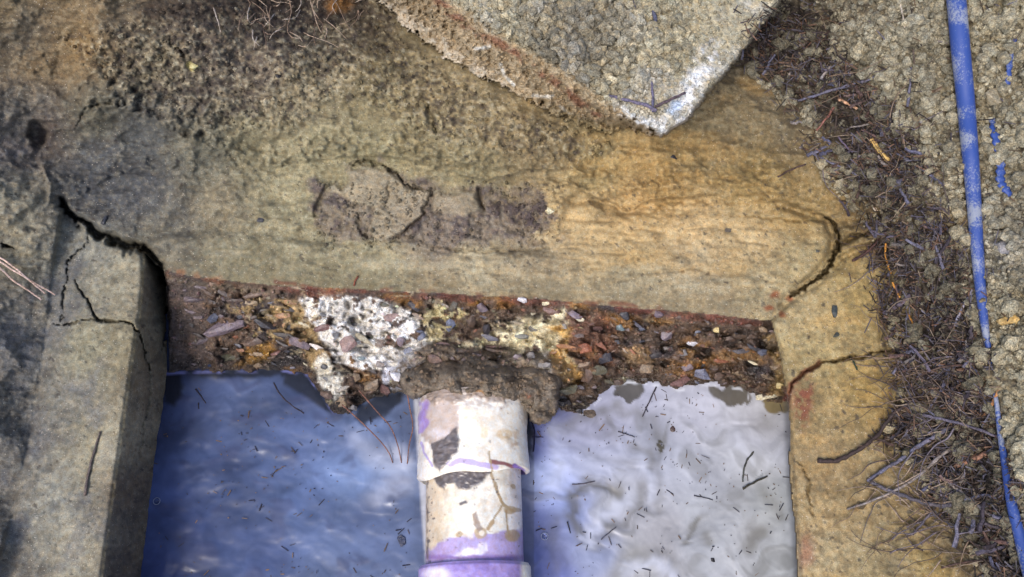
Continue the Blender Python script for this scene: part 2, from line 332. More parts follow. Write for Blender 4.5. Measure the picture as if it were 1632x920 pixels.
def lip_v(U): return np.interp(U, [p[0] for p in LIP], [p[1] for p in LIP])
def wl_v(U): return np.interp(U, [p[0] for p in WLINE], [p[1] for p in WLINE])

def shell(U, V):
    """height, colour and region of the dug-out surface"""
    P = unproj(U, V, np.zeros(U.shape)); X = P[..., 0]*F; Y = P[..., 1]*F       # metres * F: about one unit per pixel
    infr = (np.abs(U-816) < 1100) & (np.abs(V-460) < 760)
    big = fbm(X, Y, 90, 1, 3); n40 = fbm(X, Y, 40, 2, 4); n14 = fbm(X, Y, 14, 3, 3); n6 = fbm(X, Y, 6, 4, 2)
    wu = fbm(X, Y, 26, 5, 3)*7; wv = fbm(X, Y, 26, 6, 3)*7
    Uw = U+wu; Vw = V+wv; Us = U+wu*.35; Vs = V+wv*.35
    streak = fbm(X*.16+Y*.03, Y+X*.05, 9, 7, 3)
    w1a, w1b, w1c = wor(X+n14*5, Y+n6*3, 15, 8); w2a, w2b, w2c = wor(X+n6*3, Y, 7, 9)
    w0a, w0b, w0c = wor(X+n14*10, Y-n14*8, 34, 18)
    # ---- loose ground
    z = ground_h(U, V)
    gran = ss(14, -22, poly_sd(GRAN, Uw, Vw)); granu = ss(15, -25, poly_sd(GRANUP, Uw, Vw)); deb = ss(16, -22, poly_sd(DEBRIS, U+n40*30+n14*14, V+n40*30))
    far = ss(0, 200, np.maximum(np.abs(U-816)-816, np.abs(V-460)-460)); gran = np.maximum(gran, far)
    clod = (1-ss(.0, .75, w1a))*.0052*(.4+w1c)+(1-ss(0, .7, w2a))*.0028*(.4+w2c)+(1-ss(0, .8, w0a))*.008*w0c
    huge = fbm(X*.7+Y*.35, Y-X*.12, 150, 63, 3); z = z+huge*.016*ss(-60, 40, 330-V)*ss(1360, 1200, U)
    z = z+big*.010+n40*.0045+(n14*.0012+n6*.0004)
    z = z+gran*(clod+n40*.003)+granu*(clod*.5+n14*.0026+n6*.0010)
    z = z+deb*(n14*.006+n6*.003-.004)
    smooth = (1-gran)*(1-granu)
    ridge = 1-np.abs(fbm(X*.45+Y*.12, Y-X*.05, 34, 19, 4))*2.6; ridge = np.clip(ridge, 0, 1)**2
    z = z+smooth*(streak*.0022+ridge*.0045*ss(0, .3, big+.25)+n6*.0004)
    col = ground_c(U+wu*2.2+n14*6, V+wv*2.0+n14*6)
    # mottling: darker in the pits, paler on the bumps
    col = col*(1+.22*n14+.16*n6+.10*big)[..., None]
    col = col*(1+smooth*streak*.16)[..., None]
    spk = ((w2c > .90) & (w2a < .22+.2*n6)); spk2 = ((w1c > .93) & (w1a < .2+.15*n14))
    col = mixc(col, alb((62, 56, 54)), (spk | spk2)*.7)
    pit = ss(.18, .5, -n14-.5*n6); hi = ss(.15, .5, n14+.6*n6)
    pf = ss(.1, .6, -n6-.4*n14); hf_ = ss(.1, .6, n6+.3*n14)
    col = mixc(col, alb((56, 50, 52)), pit*(.10+.18*granu+.3*gran)+pf*(.10+.25*granu)); col = mixc(col, alb((184, 174, 146)), (hi*(.06+.12*granu+.3*gran)+hf_*(.10+.22*granu))*(1-deb))
    gtone = (w1c-.5)*.35+(w2c-.5)*.35
    col = col*(1+np.maximum(gran, granu)*gtone)[..., None]
    col = mixc(col, alb((70, 62, 60)), np.clip(granu*ss(.1, .55, fbm(X, Y, 16, 21, 4)), 0, 1)*.55)
    col = mixc(col, alb((40, 34, 34)), deb*ss(-.2, .35, fbm(X, Y, 22, 22, 3))*.8)
    ochre = ss(.15, .5, fbm(X*.35, Y, 60, 23, 4))*smooth*ss(700, 950, U)
    col = mixc(col, alb((186, 150, 88)), ochre*.30)
    # smooth ledge lines in the clay bank
    for pts, w, h in [([(110, 175), (150, 165), (230, 175), (300, 215), (360, 255), (420, 300)], 26, .010), ([(420, 262), (520, 236), (640, 236), (760, 262), (860, 262)], 24, .008), ([(880, 290), (980, 306), (1080, 292), (1200, 290), (1280, 316)], 20, .008), ([(240, 215), (330, 222), (420, 262), (520, 250), (640, 248), (760, 285), (900, 262), (1010, 300), (1130, 268), (1270, 268)], 9, .006),
                      ([(820, 300), (900, 292), (960, 318), (1000, 334), (1030, 318), (1100, 308), (1180, 312)], 7, .007),
                      ([(110, 330), (140, 300), (200, 270), (280, 260), (330, 290)], 10, .006),
                      ([(60, 250), (78, 290), (80, 330)], 9, .01)]:
        d, t = polyline_d(pts, Uw, Vw); below = Vw > np.interp(Uw, [q[0] for q in pts], [q[1] for q in pts])
        z = z+1.5*h*np.where(below, np.exp(-(d/(w*.35))**2), np.exp(-d/(w*1.6)))*(.8+.8*n14)*np.sin(np.pi*np.clip(t, .02, .98))**.5
    # dark shaded hollow of the root hole
    hole = ell(60, 212, 17, 26, 10, Uw, Vw); z = z-.02*ss(1.1, .5, hole)
    # ---- end wall: mud-plastered top
    reg = np.zeros(U.shape, int)
    sde = poly_sd(ENDTOP, Us, Vs)
    lv = lip_v(U)+wv*.25
    sliver = (V <= lv) & (V > lv-14) & (U > 258) & (U < 1232)
    sde = np.where(sliver, np.minimum(sde, -12), sde)
    we = ss(6, -10, sde)
    zt = .004+n40*.0016+n14*.0007+streak*.0012+n6*.00025
    zt = zt+.010*ss(470, 340, V)*ss(880, 960, U)
    zt = zt-(.009*ss(24, 0, lv-V)+.010*ss(70, 0, lv-V))*ss(1250, 1200, U)      # rolled lip
    zt = zt-.004*np.clip(1-np.abs(fbm(X*.4, Y, 50, 61, 3))*6, 0, 1)*ss(-20, 20, lv-30-V)
    endr = ss(18, 0, -poly_sd(ENDTOP, U, V))*ss(1180, 1290, U); zt = zt-.026*endr**2
    z = z*(1-we)+zt*we
    reg[sde < 0] = 1
    # ---- rough broken mud patch stuck on the bank
    mud = poly_sd([(498, 348), (508, 300), (540, 285), (560, 262), (600, 250), (640, 280), (700, 300), (760, 310), (820, 300), (872, 308), (902, 350), (892, 378), (850, 392), (800, 384), (740, 398), (680, 392), (600, 384), (540, 388), (504, 370)], Uw+n40*40+big*20, Vw+n40*26+n14*8)
    wm = ss(9, -12, mud)
    plate = poly_sd([(520, 300), (560, 262), (600, 258), (650, 300), (686, 304), (676, 342), (640, 368), (606, 388), (590, 372), (598, 330), (560, 320)], Us, Vs)
    plate2 = poly_sd([(690, 302), (760, 306), (766, 334), (740, 345), (690, 336)], Us, Vs)
    wp = np.maximum(ss(2, -3, plate), ss(2, -3, plate2))
    z = z+wm*(.003+(1-wp)*(n14*.0045+n6*.002-.002)+wp*.0035)
    col = mixc(col, alb((132, 120, 106)), wm*(1-wp)*.75)
    col = mixc(col, alb((92, 82, 82)), wm*(1-wp)*ss(-.05, .5, n14+n6*.6+n40*.6)*.75)
    col = mixc(col, alb((158, 146, 124)), wm*wp*.75)
    dk = ss(1.25, .55, ell(830, 335, 52, 30, -15, Uw, Vw))*wm; col = mixc(col, alb((78, 68, 68)), dk*ss(-.5, .3, n6+n14)*.85)
    # pale washed band and grey band along the lip
    col = mixc(col, alb((182, 172, 142)), ss(.05, .5, fbm(X*.35, Y, 22, 30, 4))*we*ss(16, 3, np.abs(V-(lip_v(U)-44)))*.45)
    col = mixc(col, alb((112, 106, 88)), we*ss(24, 2, np.abs(V-(lip_v(U)-14)))*.45*ss(-.6, .3, n40+.5*n14))
    # ---- right wall
    sdr = poly_sd(RW, Us, Vs); wr = ss(5, -8, sdr); wr = np.maximum(wr, (sdr < 0)*(poly_sd(OPEN, Us, Vs) < 16)*1.0)
    zr = .004+.014*ss(1262, 1420, U)+n40*.0018+n14*.0009+n6*.0004
    zr = zr-.010*ss(14, 0, -poly_sd(RW, U, V))**2
    sr2 = fbm(X, Y*.2, 10, 31, 3); zr = zr+sr2*.0008
    k = wr*ss(1432, 1400, U); z = z*(1-k)+zr*k
    reg[(sdr < 0) & (reg == 0)] = 3
    col = col*(1+wr*(sr2*.10+(w2c-.5)*.12))[..., None]
    red = ss(1.2, .3, ell(1282, 640, 22, 52, -4, Uw, Vw)); col = mixc(col, alb((120, 56, 48)), red*ss(-.5, .2, n6+n14*.6)*.8)
    red2 = ss(1.2, .2, ell(1284, 880, 14, 40, 0, Uw, Vw)); col = mixc(col, alb((150, 92, 80)), red2*.5)
    gr = ss(1.3, .2, ell(1480, 900, 60, 26, -30, Uw, Vw)); col = mixc(col, alb((178, 150, 80)), gr*.4)
    # ---- left wall
    sdl = poly_sd(LW_TOP, Us, Vs); wl = ss(4, -7, sdl); wl = np.maximum(wl, (sdl < 0)*(poly_sd(LW_SIDE, Us, Vs) < 16)*1.0)
    zl = -.002+.004*ss(60, 220, U)+n40*.0018+n14*.0009+n6*.0004
    zl = zl-.006*ss(10, 0, -poly_sd(LW_TOP, U, V))**2
    k = wl*ss(-30, 30, U-np.interp(V, [330, 500, 600, 720, 820, 930, 1200], [100, 84, 72, 52, 30, 0, -60])+10); z = z*(1-k)+zl*k
    reg[(sdl < 0)] = 2
    col = mixc(col, alb((160, 140, 92)), ss(10, 1, polyline_d([(228, 410), (224, 500), (208, 600), (194, 700), (180, 800), (163, 920)], Us-4, Vs)[0])*.45*wl)
    col = mixc(col, alb((176, 172, 156)), ss(1.2, .3, ell(170, 700, 30, 120, -8, Uw, Vw))*wl*ss(-.2, .5, n40)*.5)
    col = mixc(col, alb((96, 98, 104)), ss(0, .5, fbm(X, Y, 45, 33, 4))*ss(190, 150, U)*ss(360, 430, V)*.45)
    # side of the left wall
    sds = poly_sd(LW_SIDE, Us, Vs)
    eL = np.interp(V, [402, 440, 500, 600, 700, 800, 920, 1200], [228, 230, 224, 208, 194, 180, 163, 130]); eR = np.interp(V, [402, 432, 520, 592, 640, 720, 800, 920, 1200], [240, 262, 268, 268, 262, 250, 240, 226, 190])
    ts = np.clip((U-eL)/(eR-eL), 0, 1.3)
    zs = -.004-.125*ts**1.1+n14*.0022+n40*.002+n6*.001+(w2c-.5)*.0015
    inside = (sds < 0) & (reg != 2)
    z = np.where(inside, zs, z); reg[inside] = 2
    col = np.where(inside[..., None], mixc(col, alb((108, 92, 68)), ss(0, .4, n14)*.4), col)
    # ---- corroded inner face of the end wall
    wv_ = wl_v(U)+n14*5+n6*2
    tf = (V-lv)/np.maximum(wv_-lv, 1)
    ixr = np.interp(V, [430, 520, 592, 642, 700], [262, 268, 268, 262, 250]); ixl = np.interp(V, [512, 560, 640, 700], [1229, 1242, 1256, 1260])
    face = (tf > 0) & (U > ixr) & (U < ixl) & (V < 720) & (reg != 2)
    zf = -.015-.113*np.clip(tf, 0, 1)**.9
    w3a, w3b, w3c = wor(X*.55+n14*8+Y*.2, Y+n40*12, 20, 58)
    rough = ss(0, .25, w3b-w3a)*.007*(w3c+.2)-.003+(1-ss(0, .8, w0a))*.008*w0c+(1-ss(0, .8, w1a))*.008*w1c-.010*ss(.25, .55, -n14-.4*n40)+(1-ss(0, .7, w2a))*.0022*w2c+n14*.004+n40*.004+n6*.0012
    hol = ss(.16, .42, fbm(X*.42, Y, 15, 59, 3))*ss(.05, .2, tf)*ss(330, 360, U); rough = rough-.012*hol
    rough = rough*ss(0, .10, tf)*ss(330, 345, U+0*V)+(n14*.003+n6*.001)*ss(345, 330, U)
    chunk = ss(1.1, .4, ell(545, 625, 42, 44, -60, U, V)); zf = zf+rough+.014*chunk-.004*ss(0, .1, tf)
    sdm = poly_sd(MUDP, U+n40*10+n14*6, V+n40*10-n14*6); zf = zf+.042*ss(30, 0, sdm)*ss(640, 600, V)
    zf = np.where(tf <= 1, np.maximum(zf, -.1222+n6*.001), zf)
    zf = np.where(tf > 1, -.132-.16*np.clip((V-wv_)/14, 0, 1), zf)
    z = np.where(face, zf, z)
    reg[face] = 4
    fc = alb((88, 70, 56))*np.ones(U.shape+(3,))
    fc = mixc(fc, alb((62, 54, 54)), ss(-.1, .5, fbm(X*.5, Y, 30, 40, 4)))
    fc = mixc(fc, alb((150, 108, 52)), ss(.12, .5, fbm(X*.5, Y, 30, 41, 4))*.75)
    fc = mixc(fc, alb((116, 96, 80)), ss(.1, .5, fbm(X*.6, Y, 18, 42, 4))*.6)
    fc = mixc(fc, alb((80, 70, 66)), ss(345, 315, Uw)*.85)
    def zone(pts, c, k, s=5, nz=None):
        nonlocal fc
        w = ss(s, -s, poly_sd(pts, U+wu*1.3+n14*5, V+wv*1.3+n14*5))*k
        if nz is not None: w = w*nz
        fc = mixc(fc, alb(c), w)
    holes = ss(.34, .14, n14+n6*.3+n40*.5)
    zone([(355, 484), (400, 474), (470, 480), (500, 490), (505, 545), (530, 590), (500, 590), (480, 560), (440, 540), (400, 535), (430, 505), (370, 500)], (176, 150, 104), .75, nz=holes)
    zone([(395, 555), (440, 545), (430, 580), (370, 585)], (150, 110, 40), .7)
    zone([(478, 478), (520, 470), (600, 476), (645, 492), (690, 512), (705, 530), (660, 560), (684, 580), (655, 604), (622, 596), (600, 590), (560, 586), (535, 575), (505, 540)], (244, 240, 232), 1.0, 4, holes)
    zone([(498, 575), (515, 568), (545, 600), (548, 632), (530, 640), (512, 612)], (232, 228, 214), .95, 4, holes)
    zone([(610, 575), (690, 575), (680, 600), (640, 600), (630, 625), (615, 620)], (226, 228, 240), .95, 4, holes)
    zone([(668, 498), (720, 490), (745, 500), (720, 520), (700, 540), (680, 540)], (226, 212, 160), .9, 4, holes)
    zone([(720, 560), (800, 520), (860, 500), (905, 490), (915, 520), (900, 560), (925, 590), (905, 605), (880, 580), (840, 585), (810, 550)], (240, 228, 190), .95, 5, holes)
    zone([(838, 570), (870, 560), (880, 590), (850, 595)], (228, 226, 216), .95, 3, holes)
    zone([(870, 520), (910, 530), (905, 570), (930, 596), (915, 612), (885, 592), (870, 570), (890, 545)], (208, 158, 70), .8, 5)
    zone([(900, 500), (980, 505), (985, 580), (930, 590), (905, 560)], (112, 72, 54), .5)
    zone([(990, 560), (1030, 555), (1040, 580), (1010, 590)], (170, 140, 100), .6)
    zone([(1090, 560), (1200, 556), (1220, 575), (1150, 580)], (150, 112, 62), .55)
    zone([(1215, 530), (1250, 540), (1256, 640), (1225, 640), (1238, 590)], (160, 134, 86), .7)
    zone([(745, 585), (800, 560), (1240, 600), (1240, 640), (900, 660), (880, 600)], (84, 66, 50), .5)
    fc = mixc(fc, alb((112, 56, 40)), ss(11, 3, np.abs(V-lv-4-n14*6))*ss(430, 460, U)*.6*ss(-.1, .3, fbm(X, Y, 50, 66, 3)+n14*.4))
    fc = mixc(fc, alb((128, 116, 96)), ss(-2, -14, -(V-lv))*ss(20, 8, V-lv)*ss(470, 420, U)*.6)
    fc = mixc(fc, alb((30, 26, 28)), hol*.75*(1-ss(.3, .5, fc.mean(-1))*.5))  # near-black shade painted into the hollows
    crm = np.clip(1-np.abs(fbm(X*.45, Y, 24, 64, 4))*11, 0, 1)*ss(-.1, .35, fbm(X, Y, 60, 65, 2))*ss(350, 400, U)*ss(1120, 960, U)
    fc = mixc(fc, alb((206, 192, 158)), crm*.7)
    fc = mixc(fc, alb((116, 103, 88)), ss(24, 0, sdm)*.85*ss(-.7, .1, n40+n14))
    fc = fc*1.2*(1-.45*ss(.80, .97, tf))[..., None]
    fc = fc*(1+.22*n14+.18*n6+(w2c-.5)*.12+(w3c-.5)*.5)[..., None]
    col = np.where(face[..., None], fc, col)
    # rust bleeding along the lip and at the left corner
    d, t = polyline_d([(272, 436), (300, 440), (340, 446), (375, 456)], Uw, Vw); col = mixc(col, alb((138, 84, 50)), ss(9, 1, d)*.6*ss(-.3, .4, n14+n40))
    d, t = polyline_d([(440, 450), (520, 462), (640, 462), (760, 470), (900, 480), (1060, 492)], U+wu*.6, V+wv*.6); col = mixc(col, alb((108, 58, 44)), ss(6, 1, d)*.7*ss(-.1, .35, fbm(X, Y, 44, 67, 3)+n14*.5))
    for q in ((1236, 468, 12, 8), (1258, 478, 10, 7), (1226, 490, 9, 5), (1246, 500, 9, 6)):
        col = mixc(col, alb((128, 66, 36)), ss(1.2, .4, ell(*q, 0, Uw, Vw))*.8)
    # ---- rest of the opening: tank floor far under the water
    op = poly_sd(OPEN, Us, Vs)
    rest = (op < 0) & ~face & (reg != 2) & ~sliver
    z = np.where(rest, WATER_Z-.17+.16*ss(-9, 0, op)*ss(1150, 1230, U), z); reg[rest] = 5
    col = np.where(rest[..., None], alb((70, 62, 50)), col)
    # ---- lid slab with its broken edge
    jx = n6*6+n14*6; sl = poly_sd(LID, Us+jx, Vs-jx*.7); slt = poly_sd(LIDTOP, Us+jx, Vs-jx*.7)
    top = .165+.00004*(220-V)*0+n40*.002+n14*.0016
    wtop = ss(0, -16, slt)
    lclod = clod*1.0*ss(1.3, .6, ell(930, 70, 190, 120, 0, U, V)+0.25*n40)+(w2c*.0016)*(1-ss(0, .7, w2a))
    zl_edge = ground_h(U, V)+.012+(.145-ground_h(U, V))*ss(-.1, 1, np.clip(sl/np.minimum(sl-np.maximum(slt, 0)-1e-3, -1e-3), 0, 1))
    bandz = zl_edge+n14*.003+n6*.0012+.0015*fbm((X+Y)*.1, (X-Y), 8, 50, 3)
    zlid = np.where(slt < 0, .155+.006*ss(0, -6, slt)+n40*.003+n14*.002+lclod, bandz)
    onlid = sl < 0
    z = np.where(onlid, zlid, z); reg[onlid] = 6
    lc = alb((176, 168, 142))*np.ones(U.shape+(3,))
    lc = mixc(lc, alb((204, 200, 188)), ss(-.2, .5, fbm(X, Y, 60, 51, 4))*.6)
    lc = mixc(lc, alb((108, 102, 92)), ss(1.2, .4, ell(920, 60, 110, 90, 30, Uw, Vw))*.6)
    lc = mixc(lc, alb((168, 154, 122)), ss(.1, .5, n14)*.6)
    lc = mixc(lc, alb((236, 238, 238)), ss(30, 4, polyline_d([(1000, 190), (1058, 208), (1090, 178), (1112, 120), (1140, 84)], Uw, Vw)[0])*ss(-.5, .35, n14+n40)*.85)
    lc = mixc(lc, alb((170, 190, 216)), ss(1.2, .4, ell(1078, 172, 15, 11, 0, Uw, Vw))*.7)
    band = alb((168, 150, 120))*np.ones(U.shape+(3,))
    band = mixc(band, alb((192, 176, 148)), ss(.0, .5, fbm(X+Y, (X-Y)*.2, 20, 52, 4))*.55)
    d, t = polyline_d([(560, -50), (604, 0), (640, 32), (690, 72), (745, 108), (790, 134)], Uw, Vw); band = mixc(band, alb((200, 188, 166)), ss(28, 6, d)*.85*ss(-.6, .3, n14+n40))
    d, t = polyline_d([(690, -8), (745, 45), (800, 72), (850, 105), (900, 145), (950, 185), (976, 212)], U+wu*.7, V+wv*.7); rd = ss(11, 2, d)*ss(-.4, .3, n14+n40)
    band = mixc(band, alb((132, 86, 64)), rd*.8)
    for q in (([(797, 103), (804, 120), (820, 136)], 4), ([(755, 78), (780, 74)], 4), ([(850, 152), (880, 154)], 4), ([(893, 170), (905, 182)], 4)):
        band = mixc(band, alb((222, 220, 210)), ss(q[1], 1, polyline_d(q[0], Us, Vs)[0])*.8)
    wb = ss(-4, 8, slt)
    lcc = lc*(1-wb[..., None])+band*wb[..., None]
    lcc = mixc(lcc, alb((132, 86, 64)), rd*.6*(1-wb))
    lcc = lcc*(1+.16*n14+.14*n6+(w2c-.5)*.22)[..., None]
    fade = ss(-2, -22, sl)*1.0; blend = ss(830, 900, U)*ss(1010, 985, U)
    lcc = lcc*(1-(blend*(1-fade))[..., None])+col*(blend*(1-fade))[..., None]
    col = np.where(onlid[..., None], lcc, col)
    # ---- cracks: real grooves, plus shade painted into the colour along them
    for pts, w, h in CRACKS:
        d, t = polyline_d(pts, U+wu*.45+n6*2+n14*4, V+wv*.45+n6*2-n14*4); wn_ = w*np.clip(.9+.8*n14+.5*n40, .5, 1.6)*(1.15-.75*np.abs(t-.4)**1.2*1.6); g = np.exp(-(d/wn_)**2) if w > 3.4 else np.exp(-(d/wn_)**4)*np.sin(np.pi*np.clip(t, .04, .96))**.3
        z = z-h*g
        col = col*(1-(.2 if w < 9 else 0)*np.exp(-(d/(w*1.3))**2))[..., None]
    # reddish iron in the right crack, greenish ochre mud grains
    d, t = polyline_d([(1256, 650), (1262, 612), (1280, 594), (1305, 580)], Uw, Vw); col = mixc(col, alb((110, 48, 42)), ss(8, 1, d)*.7)
    d, t = polyline_d([(240, 15), (430, 10), (560, 15), (600, 40), (612, 70)], Uw, Vw); col = mixc(col, alb((58, 48, 42)), ss(34, 5, d)*ss(-.4, .3, n14+n40)*.8*(~onlid))
    col = mixc(col, alb((150, 106, 56)), ss(1.2, .3, ell(540, 8, 26, 16, 0, Uw, Vw))*.7*(~onlid))
    col = mixc(col, alb((190, 180, 120)), ss(1.2, .4, ell(308, 106, 10, 8, 0, Uw, Vw))*.8)
    return z, np.clip(col, .004, .9), reg

# ------------------------------------------------------------------ build the shell grid
us = np.concatenate([np.linspace(-1500, -260, 14), np.linspace(-220, -40, 16), np.arange(-24, 1657, 2.0), np.linspace(1672, 1860, 16), np.linspace(1960, 3100, 13)])
vs_ = np.concatenate([np.linspace(-1150, -420, 14), np.linspace(-380, -40, 26), np.arange(-24, 945, 2.0), np.linspace(955, 1230, 30), np.linspace(1300, 2300, 12)])
UU, VV = np.meshgrid(us, vs_)
ZZ, CC, RG = shell(UU, VV)
PP = unproj(UU, VV, ZZ)
def zat(u, v):
    u = np.asarray(u, float); v = np.asarray(v, float)
    i = np.clip(np.searchsorted(us, u)-1, 0, len(us)-2); j = np.clip(np.searchsorted(vs_, v)-1, 0, len(vs_)-2)
    fu = np.clip((u-us[i])/(us[i+1]-us[i]), 0, 1); fv = np.clip((v-vs_[j])/(vs_[j+1]-vs_[j]), 0, 1)
    return (ZZ[j, i]*(1-fu)+ZZ[j, i+1]*fu)*(1-fv)+(ZZ[j+1, i]*(1-fu)+ZZ[j+1, i+1]*fu)*fv
def S(u, v, lift=0.0):
    z = zat(u, v); return unproj(u, v, z+lift)
def sreg(u, v):
    return RG[np.clip(np.searchsorted(vs_, v), 0, len(vs_)-1), np.clip(np.searchsorted(us, u), 0, len(us)-1)]
def scol(u, v):
    return CC[np.clip(np.searchsorted(vs_, v), 0, len(vs_)-1), np.clip(np.searchsorted(us, u), 0, len(us)-1)]
nv, nu = UU.shape
idx = np.arange(nv*nu).reshape(nv, nu)
quads = np.stack([idx[:-1, :-1], idx[1:, :-1], idx[1:, 1:], idx[:-1, 1:]], -1)
fr = np.maximum(np.maximum(RG[:-1, :-1], RG[1:, :-1]), np.maximum(RG[1:, 1:], RG[:-1, 1:]))
fu_ = (UU[:-1, :-1]+UU[1:, 1:])/2; fv_ = (VV[:-1, :-1]+VV[1:, 1:])/2
Pf = PP.reshape(-1, 3); Cf = CC.reshape(-1, 3)
def piece(name, mask, mat, parent=None, smooth=True):
    q = quads[mask]; used, inv = np.unique(q, return_inverse=True)
    return mesh_np(name, Pf[used], inv.reshape(-1, 4), mat, Cf[used], parent, smooth)
tag(piece('ground', (fr == 0) | (fr == 5), M_ground), kind='structure')
def org(u, v): return tuple(float(q) for q in S(u, v))
endw = empty('concrete_wall', org(700, 440), 'far end wall of the tank, its corroded inner face full of exposed stones above the water', 'wall')
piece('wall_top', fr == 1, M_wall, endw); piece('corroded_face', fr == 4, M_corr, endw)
lw = empty('concrete_wall', org(150, 600), 'grey cracked concrete side wall at the left edge of the water', 'wall')
crv = np.interp(fu_, [60, 85, 100, 125, 156, 205, 222, 232, 245, 280], [520, 518, 519, 514, 507, 515, 531, 570, 600, 640])
piece('cracked_block', (fr == 2) & (fv_ < crv), M_wall, lw); piece('wall_block', (fr == 2) & (fv_ >= crv), M_wall, lw)
rw = empty('concrete_wall', org(1330, 700), 'sandy yellow concrete side wall at the right edge of the water, under the twigs', 'wall')
crr = np.interp(fu_, [1240, 1256, 1262, 1280, 1305, 1338, 1356, 1376, 1392, 1430, 1500], [690, 650, 612, 594, 580, 576, 568, 572, 560, 558, 558])
piece('cracked_block', (fr == 3) & (fv_ < crr), M_wall, rw); piece('wall_block', (fr == 3) & (fv_ >= crr), M_wall, rw)
lid = empty('concrete_lid', org(950, 100), 'lifted concrete tank lid with pale broken edge, rust streak and soil crumbs on top', 'lid')
piece('slab', fr == 6, M_wall, lid, False)

# ------------------------------------------------------------------ water: scum film colours with the blue and pale sky reflection painted in
wu_ = np.concatenate([np.arange(140, 1360, 2.5)]); wvv = np.concatenate([np.arange(500, 944, 2.5), np.linspace(950, 1230, 24)])
WU, WV = np.meshgrid(wu_, wvv)
P0 = unproj(WU, WV, np.full(WU.shape, WATER_Z)); X = P0[..., 0]*F; Y = P0[..., 1]*F
qk = np.where(WU > 760, 60, 26); qx = fbm(X, Y, 110, 70, 3)*qk; qy = fbm(X, Y, 110, 71, 3)*qk
sw = fbm(X+qx, Y+qy, 95, 72, 4); sw2 = fbm(X+qx*1.6, (Y+qy*1.6)*1.8, 50, 73, 3); fine = fbm(X+qx, Y+qy, 18, 74, 3)
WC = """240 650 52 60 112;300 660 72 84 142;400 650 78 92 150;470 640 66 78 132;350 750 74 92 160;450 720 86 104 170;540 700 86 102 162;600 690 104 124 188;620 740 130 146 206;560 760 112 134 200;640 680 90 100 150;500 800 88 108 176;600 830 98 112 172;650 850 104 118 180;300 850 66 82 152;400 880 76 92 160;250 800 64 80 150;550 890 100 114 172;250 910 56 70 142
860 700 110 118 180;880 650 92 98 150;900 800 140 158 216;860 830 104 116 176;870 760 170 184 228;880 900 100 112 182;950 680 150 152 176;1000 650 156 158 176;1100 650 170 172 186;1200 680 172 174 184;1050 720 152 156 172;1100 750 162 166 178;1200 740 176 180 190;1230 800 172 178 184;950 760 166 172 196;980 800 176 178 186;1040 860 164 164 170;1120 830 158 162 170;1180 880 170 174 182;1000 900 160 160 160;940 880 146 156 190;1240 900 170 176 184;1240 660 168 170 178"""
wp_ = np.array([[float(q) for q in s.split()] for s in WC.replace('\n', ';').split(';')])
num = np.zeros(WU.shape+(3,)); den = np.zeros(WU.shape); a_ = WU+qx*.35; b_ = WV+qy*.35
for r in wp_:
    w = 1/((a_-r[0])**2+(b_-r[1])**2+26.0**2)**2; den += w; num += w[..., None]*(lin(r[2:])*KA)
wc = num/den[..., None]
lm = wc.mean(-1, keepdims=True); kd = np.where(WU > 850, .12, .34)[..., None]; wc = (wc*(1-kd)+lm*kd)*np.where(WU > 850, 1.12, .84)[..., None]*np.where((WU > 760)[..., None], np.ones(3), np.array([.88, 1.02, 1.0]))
sl_ = fbm(X*.5+Y*.5, Y-X*.35, 60, 79, 4); wc = wc*(1+.18*sw+.08*fine+np.where(WU > 760, .05, .45)*sl_)[..., None]
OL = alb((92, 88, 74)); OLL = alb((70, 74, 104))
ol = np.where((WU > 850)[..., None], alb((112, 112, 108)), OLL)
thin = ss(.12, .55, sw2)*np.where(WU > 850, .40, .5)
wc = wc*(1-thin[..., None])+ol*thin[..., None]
dim = fbm(X*.7+Y*.5, Y-X*.3, 42, 80, 3); wz = np.full(WU.shape, WATER_Z)+sw*.0022+sw2*.0012+dim*.0016*np.where(WU > 760, .6, 1)
Uq = WU+fine*7+sw*10; Vq = WV+fine*7+sw2*10
for pts, w, k in [([(925, 850), (908, 820), (915, 790), (940, 770), (975, 778), (990, 784)], 9, .9), ([(1010, 712), (1030, 722), (1040, 745)], 6, .6), ([(1022, 770), (1018, 800), (1000, 825), (960, 850), (940, 870)], 9, .6),
                  ([(880, 690), (930, 660), (985, 655), (1040, 668)], 8, .45), ([(1048, 720), (1056, 760), (1050, 820)], 6, .35), ([(1090, 860), (1110, 832)], 5, .7), ([(1125, 850), (1135, 860)], 8, .6),
                  ([(1200, 870), (1205, 850), (1215, 845)], 13, .7), ([(1210, 780), (1230, 800), (1240, 815)], 10, .45), ([(1215, 680), (1222, 676)], 14, .4), ([(900, 700), (960, 730), (1010, 740)], 6, .3),
                  ([(885, 830), (880, 860), (890, 900)], 14, .55), ([(985, 910), (1010, 880), (1060, 880), (1090, 915)], 9, .35), ([(1044, 690), (1052, 705)], 12, .6), ([(970, 672), (978, 676)], 6, .6),
                  ([(310, 755), (355, 745), (400, 738)], 9, .55), ([(250, 830), (290, 805), (330, 792)], 12, .5), ([(600, 720), (650, 735), (655, 700)], 14, .45), ([(560, 830), (600, 800), (655, 790)], 20, .35), ([(440, 700), (470, 720), (520, 715)], 12, .3),
                  ([(1000, 800), (960, 812), (940, 835)], 5, .3), ([(285, 905), (330, 912)], 12, .5), ([(870, 640), (940, 665), (980, 700)], 8, .25)]:
    d, t = polyline_d(pts, Uq, Vq); g = np.exp(-(d/(w*1.25))**2)*k*.85; wc = mixc(wc, OL if pts[0][0] > 850 else alb((48, 56, 86)), np.clip(g, 0, 1)); wz = wz-.0012*g
